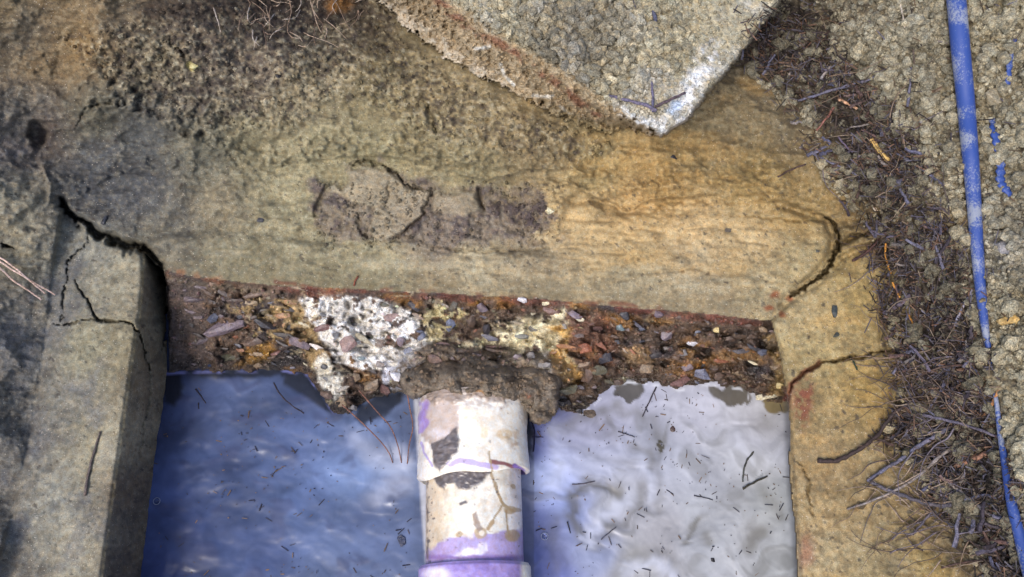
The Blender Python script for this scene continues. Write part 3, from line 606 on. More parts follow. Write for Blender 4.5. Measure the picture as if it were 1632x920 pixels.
for pts, w, k in [([(935, 865), (950, 830), (985, 800), (1000, 790)], 12, .5), ([(1035, 790), (1032, 750), (1022, 725)], 8, .4), ([(890, 770), (900, 740), (880, 690)], 16, .4), ([(1000, 905), (1040, 895), (1070, 915)], 12, .5), ([(630, 720), (640, 735)], 14, .6), ([(570, 700), (640, 770), (600, 790)], 18, .35), ([(1180, 700), (1240, 720)], 24, .35)]:
    d, t = polyline_d(pts, Uq, Vq); g = np.exp(-(d/w)**2)*k; wc = mixc(wc, alb((206, 212, 232)), g); wz = wz+.0010*g
# dark water: gaps in the film, and the wall's reflection painted in
for pts in ([(455, 585), (500, 590), (520, 640), (535, 662), (510, 650), (480, 628), (450, 612)], [(575, 645), (600, 630), (650, 620), (640, 640), (612, 665), (580, 680), (565, 668)], [(255, 590), (290, 590), (292, 620), (275, 645), (258, 640)], [(270, 590), (470, 586), (470, 598), (330, 604)],
            [(838, 640), (852, 690), (846, 730), (838, 720)]):  # last outline: the pipe's shadow, painted dark into the water
    w = ss(4, -5, poly_sd(pts, WU+fine*5, WV+fine*5)); wc = mixc(wc, alb((34, 36, 44)), w*.9)
for q, c in (((1000, 620, 25, 18, 0), (78, 74, 66)), ((1165, 626, 30, 18, 0), (86, 80, 68)), ((1238, 644, 20, 16, 0), (116, 102, 62)), ((672, 655, 14, 12, 0), (64, 66, 84)), ((1208, 758, 8, 6, 0), (132, 136, 142)), ((1052, 711, 6, 6, 0), (70, 66, 52))):
    w = ss(1.12, .92, ell(*q, WU+fine*9, WV+fine*12+sw2*5)); wc = mixc(wc, alb(c), w*.92)
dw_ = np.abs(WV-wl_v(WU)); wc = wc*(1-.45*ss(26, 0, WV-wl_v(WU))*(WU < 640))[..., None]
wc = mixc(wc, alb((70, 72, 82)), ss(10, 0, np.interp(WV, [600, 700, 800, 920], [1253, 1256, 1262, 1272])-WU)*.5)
# pale rims: scum at the wall; meniscus shine and pipe reflection painted in
rim = ss(3.5, .5, np.abs(WV-wl_v(WU)-1.5+fine*3))*ss(0, .4, fbm(X, Y, 22, 77, 3))*ss(880, 900, WU); wc = mixc(wc, alb((222, 226, 236)), rim*.7)
rim = ss(4, .5, np.abs(WV-wl_v(WU)-1.5))*ss(560, 500, WU)*ss(-.3, .3, fbm(X, Y, 22, 78, 3)); wc = mixc(wc, alb((128, 132, 190)), rim*.7)
rim = ss(8, 2, np.abs(WU-np.interp(WV, [630, 750, 920], [664, 672, 684])))*ss(628, 640, WV)*ss(-.5, .0, fine+.3); wc = mixc(wc, alb((204, 206, 216)), rim*.8)
wq = np.arange(WU.size).reshape(WU.shape)
qf = np.stack([wq[:-1, :-1], wq[1:, :-1], wq[1:, 1:], wq[:-1, 1:]], -1).reshape(-1, 4)
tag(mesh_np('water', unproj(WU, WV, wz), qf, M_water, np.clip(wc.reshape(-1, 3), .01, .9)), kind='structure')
def SW(u, v, lift=0.0): return unproj(u, v, np.full(np.shape(u), WATER_Z+lift))

# ------------------------------------------------------------------ exposed stones in the corroded face
rnd = random.Random(5); rs = np.random.RandomState(5)
stone_meshes = []
for k in range(26):
    bm = bmesh.new()
    for q in range(15):
        v = Vector((rnd.gauss(0, 1), rnd.gauss(0, 1), rnd.gauss(0, 1))).normalized()*rnd.uniform(.82, 1.0)
        v = Vector([max(-.78, min(.78, c)) for c in v]); bm.verts.new(v)
    r = bmesh.ops.convex_hull(bm, input=bm.verts)
    for e in [g for g in r['geom_interior'] if isinstance(g, bmesh.types.BMVert)]: bm.verts.remove(e)
    me = bpy.data.meshes.new('stone'); bm.to_mesh(me); bm.free(); me.materials.append(M_stone); stone_meshes.append(me)
SC = {'mauve': (112, 98, 108), 'slate': (58, 62, 74), 'slateblue': (92, 100, 124), 'redbrown': (118, 84, 80), 'brown': (94, 74, 62), 'tan': (138, 116, 88), 'teal': (104, 128, 134),
      'olive': (84, 82, 62), 'grey': (116, 112, 112), 'rust': (146, 80, 44), 'white': (206, 206, 214), 'yellow': (206, 184, 116), 'cream': (206, 196, 160), 'dark': (46, 44, 50)}
PXM = 1/1330.0
Einv = endw
def stone(u, v, a, b, ang, colr, lift=.3, c=None, nt=None):
    p = S(u, v, b*PXM*lift)
    o = bpy.data.objects.new('stone', rnd.choice(stone_meshes)); C.objects.link(o); o.parent = endw
    o.location = Vector([float(q) for q in p])-endw.location
    an = math.radians(ang); X_ = Vector((math.cos(an), math.sin(an)*.8, math.sin(an)*.6)).normalized()
    Nn = Vector((rnd.uniform(-.3, .3), -.75+rnd.uniform(-.3, .3), .75)); Nn = (Nn-Nn.project(X_)).normalized(); Y_ = Nn.cross(X_)
    o.rotation_euler = Matrix((X_, Y_, Nn)).transposed().to_euler()
    cc = c or min(a, b)*rnd.uniform(.55, .8)
    o.scale = (a*PXM*1.2, b*PXM*1.2, cc*PXM)
    lc_ = np.array(scol(u, v)); base = np.array(alb(SC[colr]))*rnd.uniform(.9, 1.35); k_ = .12 if nt is None else .45; base = base*(1-k_)+lc_*k_; base = base*.8+base.mean()*.2
    o.color = (*[float(q) for q in base], 1)
    return o
traced = [(357, 522, 40, 13, 18, 'mauve'), (425, 515, 25, 13, -5, 'slate'), (462, 521, 13, 8, -18, 'slate'), (462, 493, 15, 5, -10, 'slate'), (475, 547, 23, 11, -25, 'mauve'), (402, 545, 19, 7, 10, 'brown'), (335, 528, 9, 6, 20, 'slate'), (338, 508, 12, 8, 30, 'slateblue'),
          (385, 505, 9, 6, 0, 'slate'), (440, 560, 12, 9, 60, 'redbrown'), (365, 570, 16, 8, 0, 'olive'), (410, 565, 15, 8, 8, 'tan'),
          (515, 523, 18, 7, 12, 'redbrown'), (533, 537, 10, 7, 50, 'slate'), (565, 519, 10, 6, 35, 'slate'), (517, 502, 9, 4, -5, 'slate'), (554, 548, 17, 13, 40, 'redbrown'), (604, 547, 10, 10, 60, 'brown'), (575, 573, 8, 6, 0, 'teal'),
          (625, 506, 16, 8, 0, 'redbrown'), (517, 585, 7, 6, 0, 'slate'), (522, 606, 10, 4, -30, 'slate'), (590, 612, 14, 16, 85, 'tan'), (566, 603, 10, 10, 20, 'tan'), (612, 622, 9, 12, 60, 'redbrown'), (545, 640, 13, 12, 20, 'tan'), (520, 628, 8, 12, 60, 'brown'), (562, 650, 8, 8, 0, 'grey'),
          (606, 580, 10, 7, 60, 'brown'), (640, 545, 12, 9, -30, 'mauve'), (655, 560, 14, 9, 20, 'slateblue'), (670, 535, 12, 9, -50, 'slateblue'), (660, 592, 16, 8, -10, 'white'), (630, 598, 9, 14, 10, 'white'),
          (718, 516, 17, 10, 48, 'slateblue'), (612, 485, 16, 9, 50, 'olive'), (660, 488, 13, 8, -40, 'slate'), (770, 490, 11, 9, 10, 'mauve'), (750, 512, 9, 13, 10, 'brown'), (792, 512, 9, 9, 0, 'slate'), (775, 525, 7, 11, 0, 'dark'), (690, 480, 9, 7, 0, 'olive'), (725, 490, 12, 9, 60, 'dark'),
          (815, 525, 12, 8, 20, 'brown'), (850, 524, 10, 6, 0, 'slate'), (832, 537, 14, 5, -5, 'slate'), (780, 552, 22, 7, 0, 'redbrown'), (730, 560, 26, 8, 6, 'brown'), (800, 560, 34, 9, -4, 'brown'), (846, 568, 7, 9, 10, 'grey'), (825, 570, 9, 7, 0, 'mauve'), (868, 583, 12, 6, 0, 'grey'),
          (880, 495, 17, 9, -10, 'redbrown'), (913, 500, 18, 8, -15, 'mauve'), (900, 520, 10, 5, 0, 'grey'), (833, 478, 9, 6, -20, 'white'), (872, 484, 9, 5, 0, 'cream'), (925, 510, 8, 4, -10, 'cream'), (880, 605, 14, 10, 40, 'tan'), (905, 620, 18, 12, 20, 'olive'), (897, 645, 16, 9, 0, 'dark'), (935, 600, 14, 10, 60, 'brown'),
          (932, 556, 13, 11, 0, 'rust'), (950, 525, 14, 12, 30, 'redbrown'), (965, 570, 14, 14, 70, 'slate'), (955, 590, 15, 9, 0, 'olive'), (998, 502, 14, 9, 0, 'slate'), (990, 522, 9, 7, 0, 'teal'), (1022, 525, 13, 5, 0, 'slateblue'), (1040, 512, 16, 6, 0, 'olive'), (1063, 533, 14, 11, 80, 'mauve'),
          (1103, 547, 10, 6, -5, 'white'), (1143, 525, 10, 6, -10, 'yellow'), (1052, 500, 10, 8, 0, 'mauve'), (1080, 506, 12, 6, 0, 'brown'), (1115, 530, 12, 5, 15, 'slateblue'), (1090, 562, 16, 6, 5, 'grey'), (1031, 587, 14, 11, 20, 'tan'), (1005, 596, 14, 8, 0, 'brown'), (1085, 612, 20, 12, 25, 'redbrown'),
          (1122, 596, 18, 11, -8, 'slateblue'), (1096, 585, 10, 10, 40, 'mauve'), (1122, 584, 12, 6, 0, 'slate'), (1150, 600, 14, 8, 0, 'brown'), (1175, 595, 18, 6, -5, 'tan'), (1200, 553, 15, 6, -20, 'slate'), (1215, 562, 9, 6, 0, 'slateblue'), (1180, 560, 16, 5, 5, 'slate'), (1165, 540, 16, 6, 0, 'brown'),
          (1205, 578, 16, 6, 0, 'cream'), (1222, 632, 20, 8, 8, 'cream'), (1241, 615, 8, 10, 80, 'yellow'), (1190, 520, 14, 6, -10, 'brown'), (1215, 525, 10, 6, -40, 'tan'), (1150, 575, 15, 5, 0, 'rust'), (1140, 620, 12, 5, 0, 'grey'), (965, 640, 9, 5, 0, 'brown'), (985, 610, 10, 7, 0, 'brown'), (1010, 560, 8, 6, 0, 'rust'),
          (1020, 545, 10, 4, 0, 'slate'), (985, 545, 9, 4, 0, 'slate'), (905, 575, 8, 6, 0, 'yellow'), (925, 655, 10, 5, 10, 'dark'), (945, 648, 9, 6, 0, 'tan')]
for s_ in traced: stone(*s_)
taken = [(s_[0], s_[1], s_[2]) for s_ in traced]
n_st = len(traced); tries = 0
def facecol(u, v):
    if 480 < u < 700 and 470 < v < 600 and rnd.random() < .75: return rnd.choice(['white', 'cream', 'cream', 'redbrown', 'slate', 'grey'])
    if 830 < u < 930 and rnd.random() < .5: return rnd.choice(['cream', 'yellow', 'tan', 'grey'])
    if u < 345: return rnd.choice(['brown', 'dark', 'mauve'])
    return rnd.choice(['brown', 'brown', 'redbrown', 'slate', 'mauve', 'tan', 'dark', 'olive', 'grey', 'slateblue', 'rust', 'brown'])
while n_st < 292 and tries < 9000:
    tries += 1
    u = rnd.uniform(300, 1245); t = rnd.uniform(.1, .97); v = float(lip_v(u))+t*(float(wl_v(u))-float(lip_v(u)))
    if 650 < u < 885 and v > 575: continue
    if sreg(u, v) != 4: continue
    a = rnd.uniform(8, 22) if rnd.random() < .6 else rnd.uniform(5, 9); b = a*rnd.uniform(.24, .5)
    if 485 < u < 690 and v < 600 and rnd.random() < .55: continue
    if any(abs(u-x) < (c+a)*.72 and abs(v-y) < b+5 for x, y, c in taken): continue
    taken.append((u, v, a)); stone(u, v, a, b, rnd.uniform(-35, 25), facecol(u, v), .12, nt=1); n_st += 1
# grit between the stones
n = 1300; u = rs.uniform(275, 1248, n); t = rs.uniform(.04, .98, n); v = lip_v(u)+t*(wl_v(u)-lip_v(u)); ok = (sreg(u, v) == 4); u = u[ok]; v = v[ok]; n = len(u)
sz = rs.uniform(1.4, 3.8, n)*PXM; okk = (scol(u, v).mean(-1) < .34) | (rs.rand(n) < .10); u = u[okk]; v = v[okk]; sz = sz[okk]; n = len(u)
gc = scol(u, v)*rs.uniform(.5, 1.6, (n, 1))*(1+rs.uniform(-.12, .12, (n, 3)))
iv, if_ = icosphere(1)
tag(scatter('grit', iv, if_, S(u, v, .0005), rotmats(n, rs), np.stack([sz*1.3, sz, sz*.7], -1), M_grit, np.clip(gc, .01, .8), .3, endw, seed=3), kind='stuff')

# ------------------------------------------------------------------ mud lump over the pipe mouth
def patch(name, poly, zfun, cfun, mat, step=2.0, parent=None, drop=.05, warp=.5):
    p = np.array(poly); a = np.arange(p[:, 0].min()-10, p[:, 0].max()+12, step); b = np.arange(p[:, 1].min()-10, p[:, 1].max()+12, step)
    U, V = np.meshgrid(a, b); P = unproj(U, V, np.zeros(U.shape)); X = P[..., 0]*F; Y = P[..., 1]*F
    wx = fbm(X, Y, 18, 91, 3)*7*warp; wy = fbm(X, Y, 18, 92, 3)*7*warp
    s = poly_sd(poly, U+wx, V+wy)
    z = zfun(U, V, X, Y, s)-drop*ss(0, 5, s); c = cfun(U, V, X, Y, s)
    q = np.arange(U.size).reshape(U.shape); f = np.stack([q[:-1, :-1], q[1:, :-1], q[1:, 1:], q[:-1, 1:]], -1)
    k = (s[:-1, :-1] < 4) & (s[1:, 1:] < 4)
    f = f[k]; used, inv = np.unique(f, return_inverse=True)
    return mesh_np(name, unproj(U, V, z).reshape(-1, 3)[used], inv.reshape(-1, 4), mat, np.clip(c.reshape(-1, 3)[used], .01, .9), parent)
def mz(U, V, X, Y, s):
    xa = (U-757)/1280.0; arc = -.078+np.sqrt(np.maximum(0.071**2-xa**2, .044**2))
    z = arc-.030*ss(606, 566, V)-.012*ss(850, 884, U)*ss(630, 670, V)-.014*ss(-14, 0, s)
    m1, m2, m3 = wor(X+fbm(X, Y, 14, 99, 2)*10, Y, 24, 98); z = z+.006*(m3-.3)*ss(0, .2, m2-m1)
    return z+fbm(X, Y, 40, 89, 2)*.008+fbm(X, Y, 26, 93, 4)*.010-.007*np.clip(1-np.abs(fbm(X*.5, Y, 30, 97, 3))*9, 0, 1)+fbm(X, Y, 7, 94, 2)*.0016+.004*ss(.1, .5, fbm(X, Y, 14, 98, 3))
def mc(U, V, X, Y, s):
    c = alb((128, 116, 100))*np.ones(U.shape+(3,)); c = mixc(c, alb((82, 70, 60)), ss(-.1, .4, fbm(X, Y, 20, 95, 4))*.7); c = mixc(c, alb((128, 108, 82)), ss(.1, .5, fbm(X*.5, Y, 12, 96, 3))*.6)
    c = mixc(c, alb((170, 124, 72)), ss(1.2, .5, ell(764, 626, 7, 5, 0, U, V))*.9); c = mixc(c, alb((120, 70, 44)), ss(1.2, .5, ell(842, 632, 6, 5, 0, U, V))*.8); c = mixc(c, alb((20, 18, 20)), ss(1.1, .7, ell(651, 605, 6, 5, 0, U, V)))
    return c
mudo = patch('mud_clump', MUDP, mz, mc, M_mud, 2.0, drop=.07, warp=1.1)
tag(mudo, 'brown wet mud clump sitting over the mouth of the white pipe', 'mud')

nm = 420; mu_ = rs.uniform(640, 886, nm); mv_ = rs.uniform(566, 668, nm); okm = poly_sd(MUDP, mu_, mv_) < -4; mu_ = mu_[okm]; mv_ = mv_[okm]; nm = len(mu_)
mzz = mz(mu_, mv_, *(lambda q: (q[:, 0]*F, q[:, 1]*F))(unproj(mu_, mv_, np.zeros(nm))), poly_sd(MUDP, mu_, mv_)); msz = rs.uniform(1.0, 4.2, nm)*PXM
tag(scatter('mud_crumbs', iv, if_, unproj(mu_, mv_, mzz), rotmats(nm, rs), np.stack([msz*1.3, msz, msz*.7], -1), M_mud, (alb((118, 102, 84))*rs.uniform(.5, 1.4, (nm, 1))), .3, mudo, seed=31), kind='stuff')
# ------------------------------------------------------------------ the pipe
A0 = unproj(753, 628, -.078); A1 = unproj(757, 930, -.078); ax = (A1-A0); Lp = np.linalg.norm(ax[:2]); ax = ax/np.linalg.norm(ax)
side = np.array([ax[1], -ax[0], 0.0]); side = -side/np.linalg.norm(side); up = np.array([0, 0, 1.0])
if side[0] < 0: side = -side
pn = empty('plastic_pipe', tuple(float(q) for q in A0), 'white plastic drain pipe daubed with purple primer and brown glue, running out over the water', 'pipe')
def pxat(P):
    d = P-CAM; return F/(d[1]*st-d[2]*ct)
k_ = pxat(A0+ax*Lp*.7)
R1 = 77.0/k_; R2 = 86.5/pxat(A0+ax*Lp*.2); R3 = 88.0/k_
# distance along the axis for a picture row, on top of the pipe
def s_at(v, r): P = unproj(756, v, A0[2]+r); return float((P-A0)@ax)
def tubepart(name, s0, s1, r, prof=None, wob=None, nr=260, ns=None, paint=None, wall=.004):
    ns = ns or int((s1-s0)*1500)+2
    th = np.linspace(0, 2*np.pi, nr, endpoint=False); ss_ = np.linspace(0, 1, ns)
    TH, T = np.meshgrid(th, ss_)
    Sx = s0+(s1-s0)*T
    if wob is not None: Sx = Sx+wob(TH)*ss(0, 1, T)
    rr = np.full(TH.shape, r)
    if prof is not None: rr = rr+prof(T)
    P = A0+Sx[..., None]*ax+(rr*np.sin(TH))[..., None]*side+(rr*np.cos(TH))[..., None]*up
    u, v = proj(P); mu = P[..., 0]*F; mv = P[..., 1]*F
    col, dz = paint(u, v, mu, mv, TH)
    P = P+(dz*np.sin(TH))[..., None]*side+(dz*np.cos(TH))[..., None]*up
    # inner skin and end rings so the pipe has a real wall
    Pi = A0+Sx[[0, -1]][..., None]*ax+((r-wall)*np.sin(TH[[0, -1]]))[..., None]*side+((r-wall)*np.cos(TH[[0, -1]]))[..., None]*up
    V = np.concatenate([P.reshape(-1, 3), Pi.reshape(-1, 3)]); cc = np.concatenate([col.reshape(-1, 3), col[[0, -1]].reshape(-1, 3)*.8])
    q = np.arange(ns*nr).reshape(ns, nr); q2 = np.roll(q, -1, 1); i0 = ns*nr+np.arange(nr); i1 = i0+nr; r0 = np.roll(i0, -1); r1 = np.roll(i1, -1)
    f = np.concatenate([np.stack([q[:-1], q[1:], q2[1:], q2[:-1]], -1).reshape(-1, 4), np.stack([q[-1], i1, r1, q2[-1]], -1), np.stack([q[0], q2[0], r0, i0], -1), np.stack([i0, r0, r1, i1], -1)])
    o = mesh_np(name, V, f, M_pipe, np.clip(cc, .01, .85), pn); return o
WHITE = np.array([.80, .76, .66]); BEIGE = np.array([.58, .47, .33]); PUR = np.array([.27, .17, .52]); BRN = np.array([.30, .20, .11]); DK = np.array([.115, .10, .10])
def pz(c, u, v, n1, n2, pts, colr, k=1.0, s=3.5, w=1.3):
    return mixc(c, colr, ss(s, -s, poly_sd(pts, u+n1*w, v+n2*w))*k)
def base_noise(u, v, mu, mv):
    n1 = fbm(mu, mv, 16, 101, 3)*6; n2 = fbm(mu, mv, 16, 102, 3)*6; return n1, n2, fbm(mu, mv, 24, 103, 4), fbm(mu, mv, 6, 104, 3)
def paint_body(u, v, mu, mv, TH):
    n1, n2, n3, n4 = base_noise(u, v, mu, mv); c = WHITE*np.ones(u.shape+(3,)); dz = np.zeros(u.shape)
    c = mixc(c, BEIGE, ss(745, 690, u+n1*2.2)*.8)
    c = mixc(c, np.array([.60, .50, .38]), ss(.05, .5, n3+.4*n4)*.45)
    c = mixc(c, np.array([.66, .60, .72]), ss(800, 822, u)*.35)
    c = pz(c, u, v, n1, n2, [(676, 900), (680, 878), (720, 860), (780, 848), (835, 846), (840, 900)], PUR*.85+.12, .85)
    c = mixc(c, np.array([.20, .10, .34]), ss(6, 1, np.abs(v-888+n2*.4))*.6)
    c = pz(c, u, v, n1, n2, [(722, 884), (745, 872), (775, 868), (778, 878), (740, 886)], np.array([.82, .78, .9]), .9)
    for pts, w in (([(780, 748), (789, 775), (800, 800), (812, 812)], 3.2), ([(790, 770), (796, 790), (803, 806)], 2.6), ([(800, 806), (786, 828), (778, 842)], 2.0), ([(806, 812), (808, 835), (812, 860)], 1.8), ([(778, 842), (784, 832)], 4)):
        c = mixc(c, np.array([.40, .29, .16]), ss(w, w*.5, polyline_d(pts, u+n1*.3, v+n2*.3)[0])*.9)
    for q in ((812, 812, 10, 7, 0), (822, 813, 10, 4, 0), (816, 854, 12, 10, 0), (732, 852, 6, 5, 0), (818, 776, 4, 4, 0), (766, 850, 11, 10, 30), (783, 834, 4, 7, -30)):
        g = ss(1.15, .8, ell(*q, u+n1*.4, v+n2*.4)); c = mixc(c, np.array([.42, .31, .18]), g*.85)
    c = pz(c, u, v, n1*.4, n2*.4, [(732, 802), (744, 797), (746, 802), (734, 806)], DK, .95, 1)
    c = pz(c, u, v, n1*.4, n2*.4, [(753, 820), (760, 814), (763, 830), (770, 842), (764, 850), (756, 838)], np.array([.26, .19, .15]), .8, 1.5)
    c = mixc(c, WHITE, ss(1.1, .7, ell(768, 850, 5, 5, 0, u, v))*.7)
    c = mixc(c, BRN*.6, ss(3, 0, np.abs(u-681+n1*.3))*ss(-.5, .2, n4)*.8)
    c = mixc(c, DK, ss(.58, .75, n4+.25*ss(700, 680, u))*.8); c = c*(1-.18*ss(-.1, .5, fbm(mu, mv*.4, 9, 105, 3)))[..., None]
    m = ss(2.5, -2.5, poly_sd([(688, 746), (705, 738), (740, 738), (778, 742), (780, 752), (772, 768), (750, 780), (734, 778), (725, 770), (712, 772), (708, 780), (700, 776), (690, 764)], u+n1*.8, v+n2*.8)); up_ = (v < 900)
    c = mixc(c, DK*1.15*(1+.5*n3.mean()), m); c = c*(1+m*(n4*.5))[..., None]; dz = dz+m*(.0022+n4*.0012)
    return c, dz
def paint_sock(u, v, mu, mv, TH):
    n1, n2, n3, n4 = base_noise(u, v, mu, mv); c = WHITE*np.ones(u.shape+(3,)); dz = np.zeros(u.shape)
    c = mixc(c, np.array([.62, .60, .62]), ss(690, 670, u)*.5); c = mixc(c, np.array([.62, .54, .44]), ss(.05, .5, n3+.4*n4)*.5)
    c = pz(c, u, v, n1*1.4, n2*1.4, [(672, 600), (730, 600), (728, 660), (735, 680), (722, 700), (690, 712), (672, 700)], np.array([.42, .34, .30]), .9)
    c = mixc(c, np.array([.66, .62, .64]), ss(1.2, .4, ell(702, 690, 18, 10, 0, u+n1, v+n2))*.6)
    c = pz(c, u, v, n1, n2, [(666, 640), (682, 642), (684, 670), (676, 690), (666, 690)], PUR, .75)
    c = pz(c, u, v, n1, n2, [(673, 706), (684, 706), (695, 735), (690, 748), (680, 728)], PUR, .0)
    for pts, w in (([(672, 706), (676, 722), (690, 742)], 2.4), ([(716, 740), (735, 734), (760, 740), (790, 744)], 6)):
        c = mixc(c, PUR*.8+.2, ss(w, w*.5, polyline_d(pts, u+n1*.4, v+n2*.4)[0])*.85)
    for q, c2 in (((805, 690, 14, 10, 0), (.62, .46, .26)), ((822, 700, 8, 14, 0), (.55, .42, .30)), ((772, 690, 6, 8, 0), (.76, .66, .46)), ((696, 730, 5, 9, 0), (.66, .54, .40)), ((836, 660, 10, 26, 0), (.50, .46, .42)), ((790, 668, 8, 5, 0), (.72, .64, .5)), ((770, 640, 60, 12, 0), (.46, .40, .36))):
        g = ss(1.2, .6, ell(*q, u+n1, v+n2)); c = mixc(c, np.array(c2), g*.8*ss(-.6, .2, n4))
    c = mixc(c, np.array([.24, .10, .10]), ss(5, 2, polyline_d([(784, 736), (805, 738), (822, 746)], u+n1*.4, v+n2*.4)[0]))
    c = mixc(c, PUR*.8, ss(5, 2, polyline_d([(820, 742), (832, 750), (838, 762)], u, v)[0]))
    c = mixc(c, np.array([.40, .29, .16]), ss(2.2, 1, polyline_d([(779, 720), (782, 736), (784, 752)], u+n1*.3, v)[0])*.9)
    m = ss(2.5, -2.5, poly_sd([(706, 700), (720, 690), (728, 680), (733, 700), (731, 720), (722, 728), (714, 738), (700, 755), (694, 735), (690, 705)], u+n1*.8, v+n2*.8))
    m2 = ss(3, -3, poly_sd([(672, 600), (840, 600), (836, 642), (800, 636), (740, 640), (700, 644), (676, 640)], u+n1*1.5, v+n2*1.5))
    c = mixc(c, DK*1.2, m); c = c*(1+m*(n4*.5))[..., None]; c = mixc(c, np.array([.26, .20, .16]), m2*.85)
    c = mixc(c, DK, ss(.6, .75, n4)*.6)
    dz = dz+m*(.0022+n4*.0012)+m2*(.002+n4*.002)+ss(-.2, .5, n3)*.0006
    return c, dz
def paint_collar(u, v, mu, mv, TH):
    n1, n2, n3, n4 = base_noise(u, v, mu, mv); c = (PUR*.8+.12)*np.ones(u.shape+(3,)); c = mixc(c, np.array([.20, .14, .40]), ss(0, .5, n3)*.6)
    c = mixc(c, np.array([.78, .74, .84]), ss(1.2, .4, ell(695, 916, 26, 14, 0, u, v))*.8); c = mixc(c, WHITE*.9, ss(826, 836, u))
    return c, n4*.0004
EV = s_at(745, R2); CB = s_at(893, R3)
tubepart('pipe_body', EV-.02, s_at(1250, R1), R1, paint=paint_body)
tubepart('socket', .010, EV, R2, prof=lambda T: -.003*ss(.97, 1, T)+.001*np.sin(T*9), wob=lambda TH: .006*np.sin(TH*1.0+2.4)+.002*np.sin(TH*5), paint=paint_sock)
tubepart('collar', CB, CB+.07, R3, prof=lambda T: -.0025*ss(.06, 0, T), paint=paint_collar)

# ------------------------------------------------------------------ tubes for hose, twigs, roots, needles
def smooth_path(P, n=4):
    P = np.asarray(P, float); out = []
    Q = np.concatenate([[2*P[0]-P[1]], P, [2*P[-1]-P[-2]]])
    for i in range(1, len(Q)-2):
        for k in range(n):
            t = k/n; a, b, c, d = Q[i-1], Q[i], Q[i+1], Q[i+2]
            out.append(.5*((2*b)+(-a+c)*t+(2*a-5*b+4*c-d)*t*t+(-a+3*b-3*c+d)*t**3))
    out.append(P[-1]); return np.array(out)
def tube_mesh(P, R, k=6, flat=1.0):
    P = np.asarray(P, float); R = np.broadcast_to(np.asarray(R, float), (len(P),))
    T = np.gradient(P, axis=0); T /= np.linalg.norm(T, axis=1)[:, None]+1e-12
    ref = np.array([0, 0, 1.0]); B = np.cross(T, ref); B /= np.linalg.norm(B, axis=1)[:, None]+1e-9; Nn = np.cross(B, T)
    th = np.linspace(0, 2*np.pi, k, endpoint=False)
    V = P[:, None]+R[:, None, None]*(np.cos(th)[None, :, None]*B[:, None]+flat*np.sin(th)[None, :, None]*Nn[:, None])
    n = len(P); q = np.arange(n*k).reshape(n, k); q2 = np.roll(q, -1, 1)
    f = [list(map(int, z)) for z in np.stack([q[:-1], q[1:], q2[1:], q2[:-1]], -1).reshape(-1, 4)]
    f.append([int(z) for z in q[0]]); f.append([int(z) for z in q[-1][::-1]])
    return V.reshape(-1, 3), f
HP = [(1504, -140, 1.0, 19), (1518, -40, 1.0, 18.5), (1524, 0, .95, 18), (1531, 80, .9, 17.5), (1538, 150, .85, 16.5), (1544, 220, .75, 15.5), (1549, 280, .6, 14), (1554, 350, .4, 12.5), (1560, 430, .3, 10.5), (1566, 490, .2, 8.5), (1571, 530, .0, 6.5), (1575, 552, -.3, 5), (1578, 585, -3.0, 4.5), (1583, 615, -3, 4), (1588, 640, -.4, 4), (1594, 690, .2, 5), (1602, 740, .3, 6.5), (1612, 800, .4, 8.5), (1624, 850, .4, 9.5), (1645, 930, .4, 11), (1680, 1040, .4, 12), (1740, 1200, .4, 13)]
hu = np.array(HP); rH = 17.5/1500
def hosepath(hu, r):
    out = []
    dense = smooth_path(hu, 8)
    if np.ndim(r): r = dense[:, 3]/1750
    zz = np.array([float(np.mean([zat(q[0]+dx, q[1]+dy) for dx in (-14, 0, 14) for dy in (-30, -10, 10, 30)])) for q in dense])
    zz = np.convolve(np.pad(zz, 3, mode='edge'), np.ones(7)/7, 'valid')
    return unproj(dense[:, 0], dense[:, 1], zz+dense[:, 2]*r+.003)
hpth = hosepath(hu, hu[:, 3])
hv, hf = tube_mesh(hpth, smooth_path(hu, 8)[:, 3]/1750, 20)
tag(mesh_np('blue_hose', hv, hf, M_hose), 'dusty blue hose lying down the right side, partly buried in the sandy soil', 'hose')
for k, (pp, lab, rr) in enumerate((([(1616, 60, -1.3), (1611, 90, -.1), (1607, 120, .1), (1604, 150, -1.4)], 'short blue strip showing through the soil at the upper right, beside the hose', 4.5),
                     ([(1583, 190, -1.4), (1586, 215, 0), (1592, 240, .1), (1595, 265, .2), (1595, 290, .3), (1606, 306, .1), (1612, 320, -1.4)], 'twisted blue strip in the soil right of the hose, below the shorter strip', 6.5))):
    q = hosepath(np.array(pp, float), rr/1400); v_, f_ = tube_mesh(q, rr/1400*(1+.25*np.sin(np.arange(len(q))*1.7)), 8, .5)
    tag(mesh_np('blue_strip', v_, f_, M_hose), lab, 'strip', 'blue strips poking out of the soil')

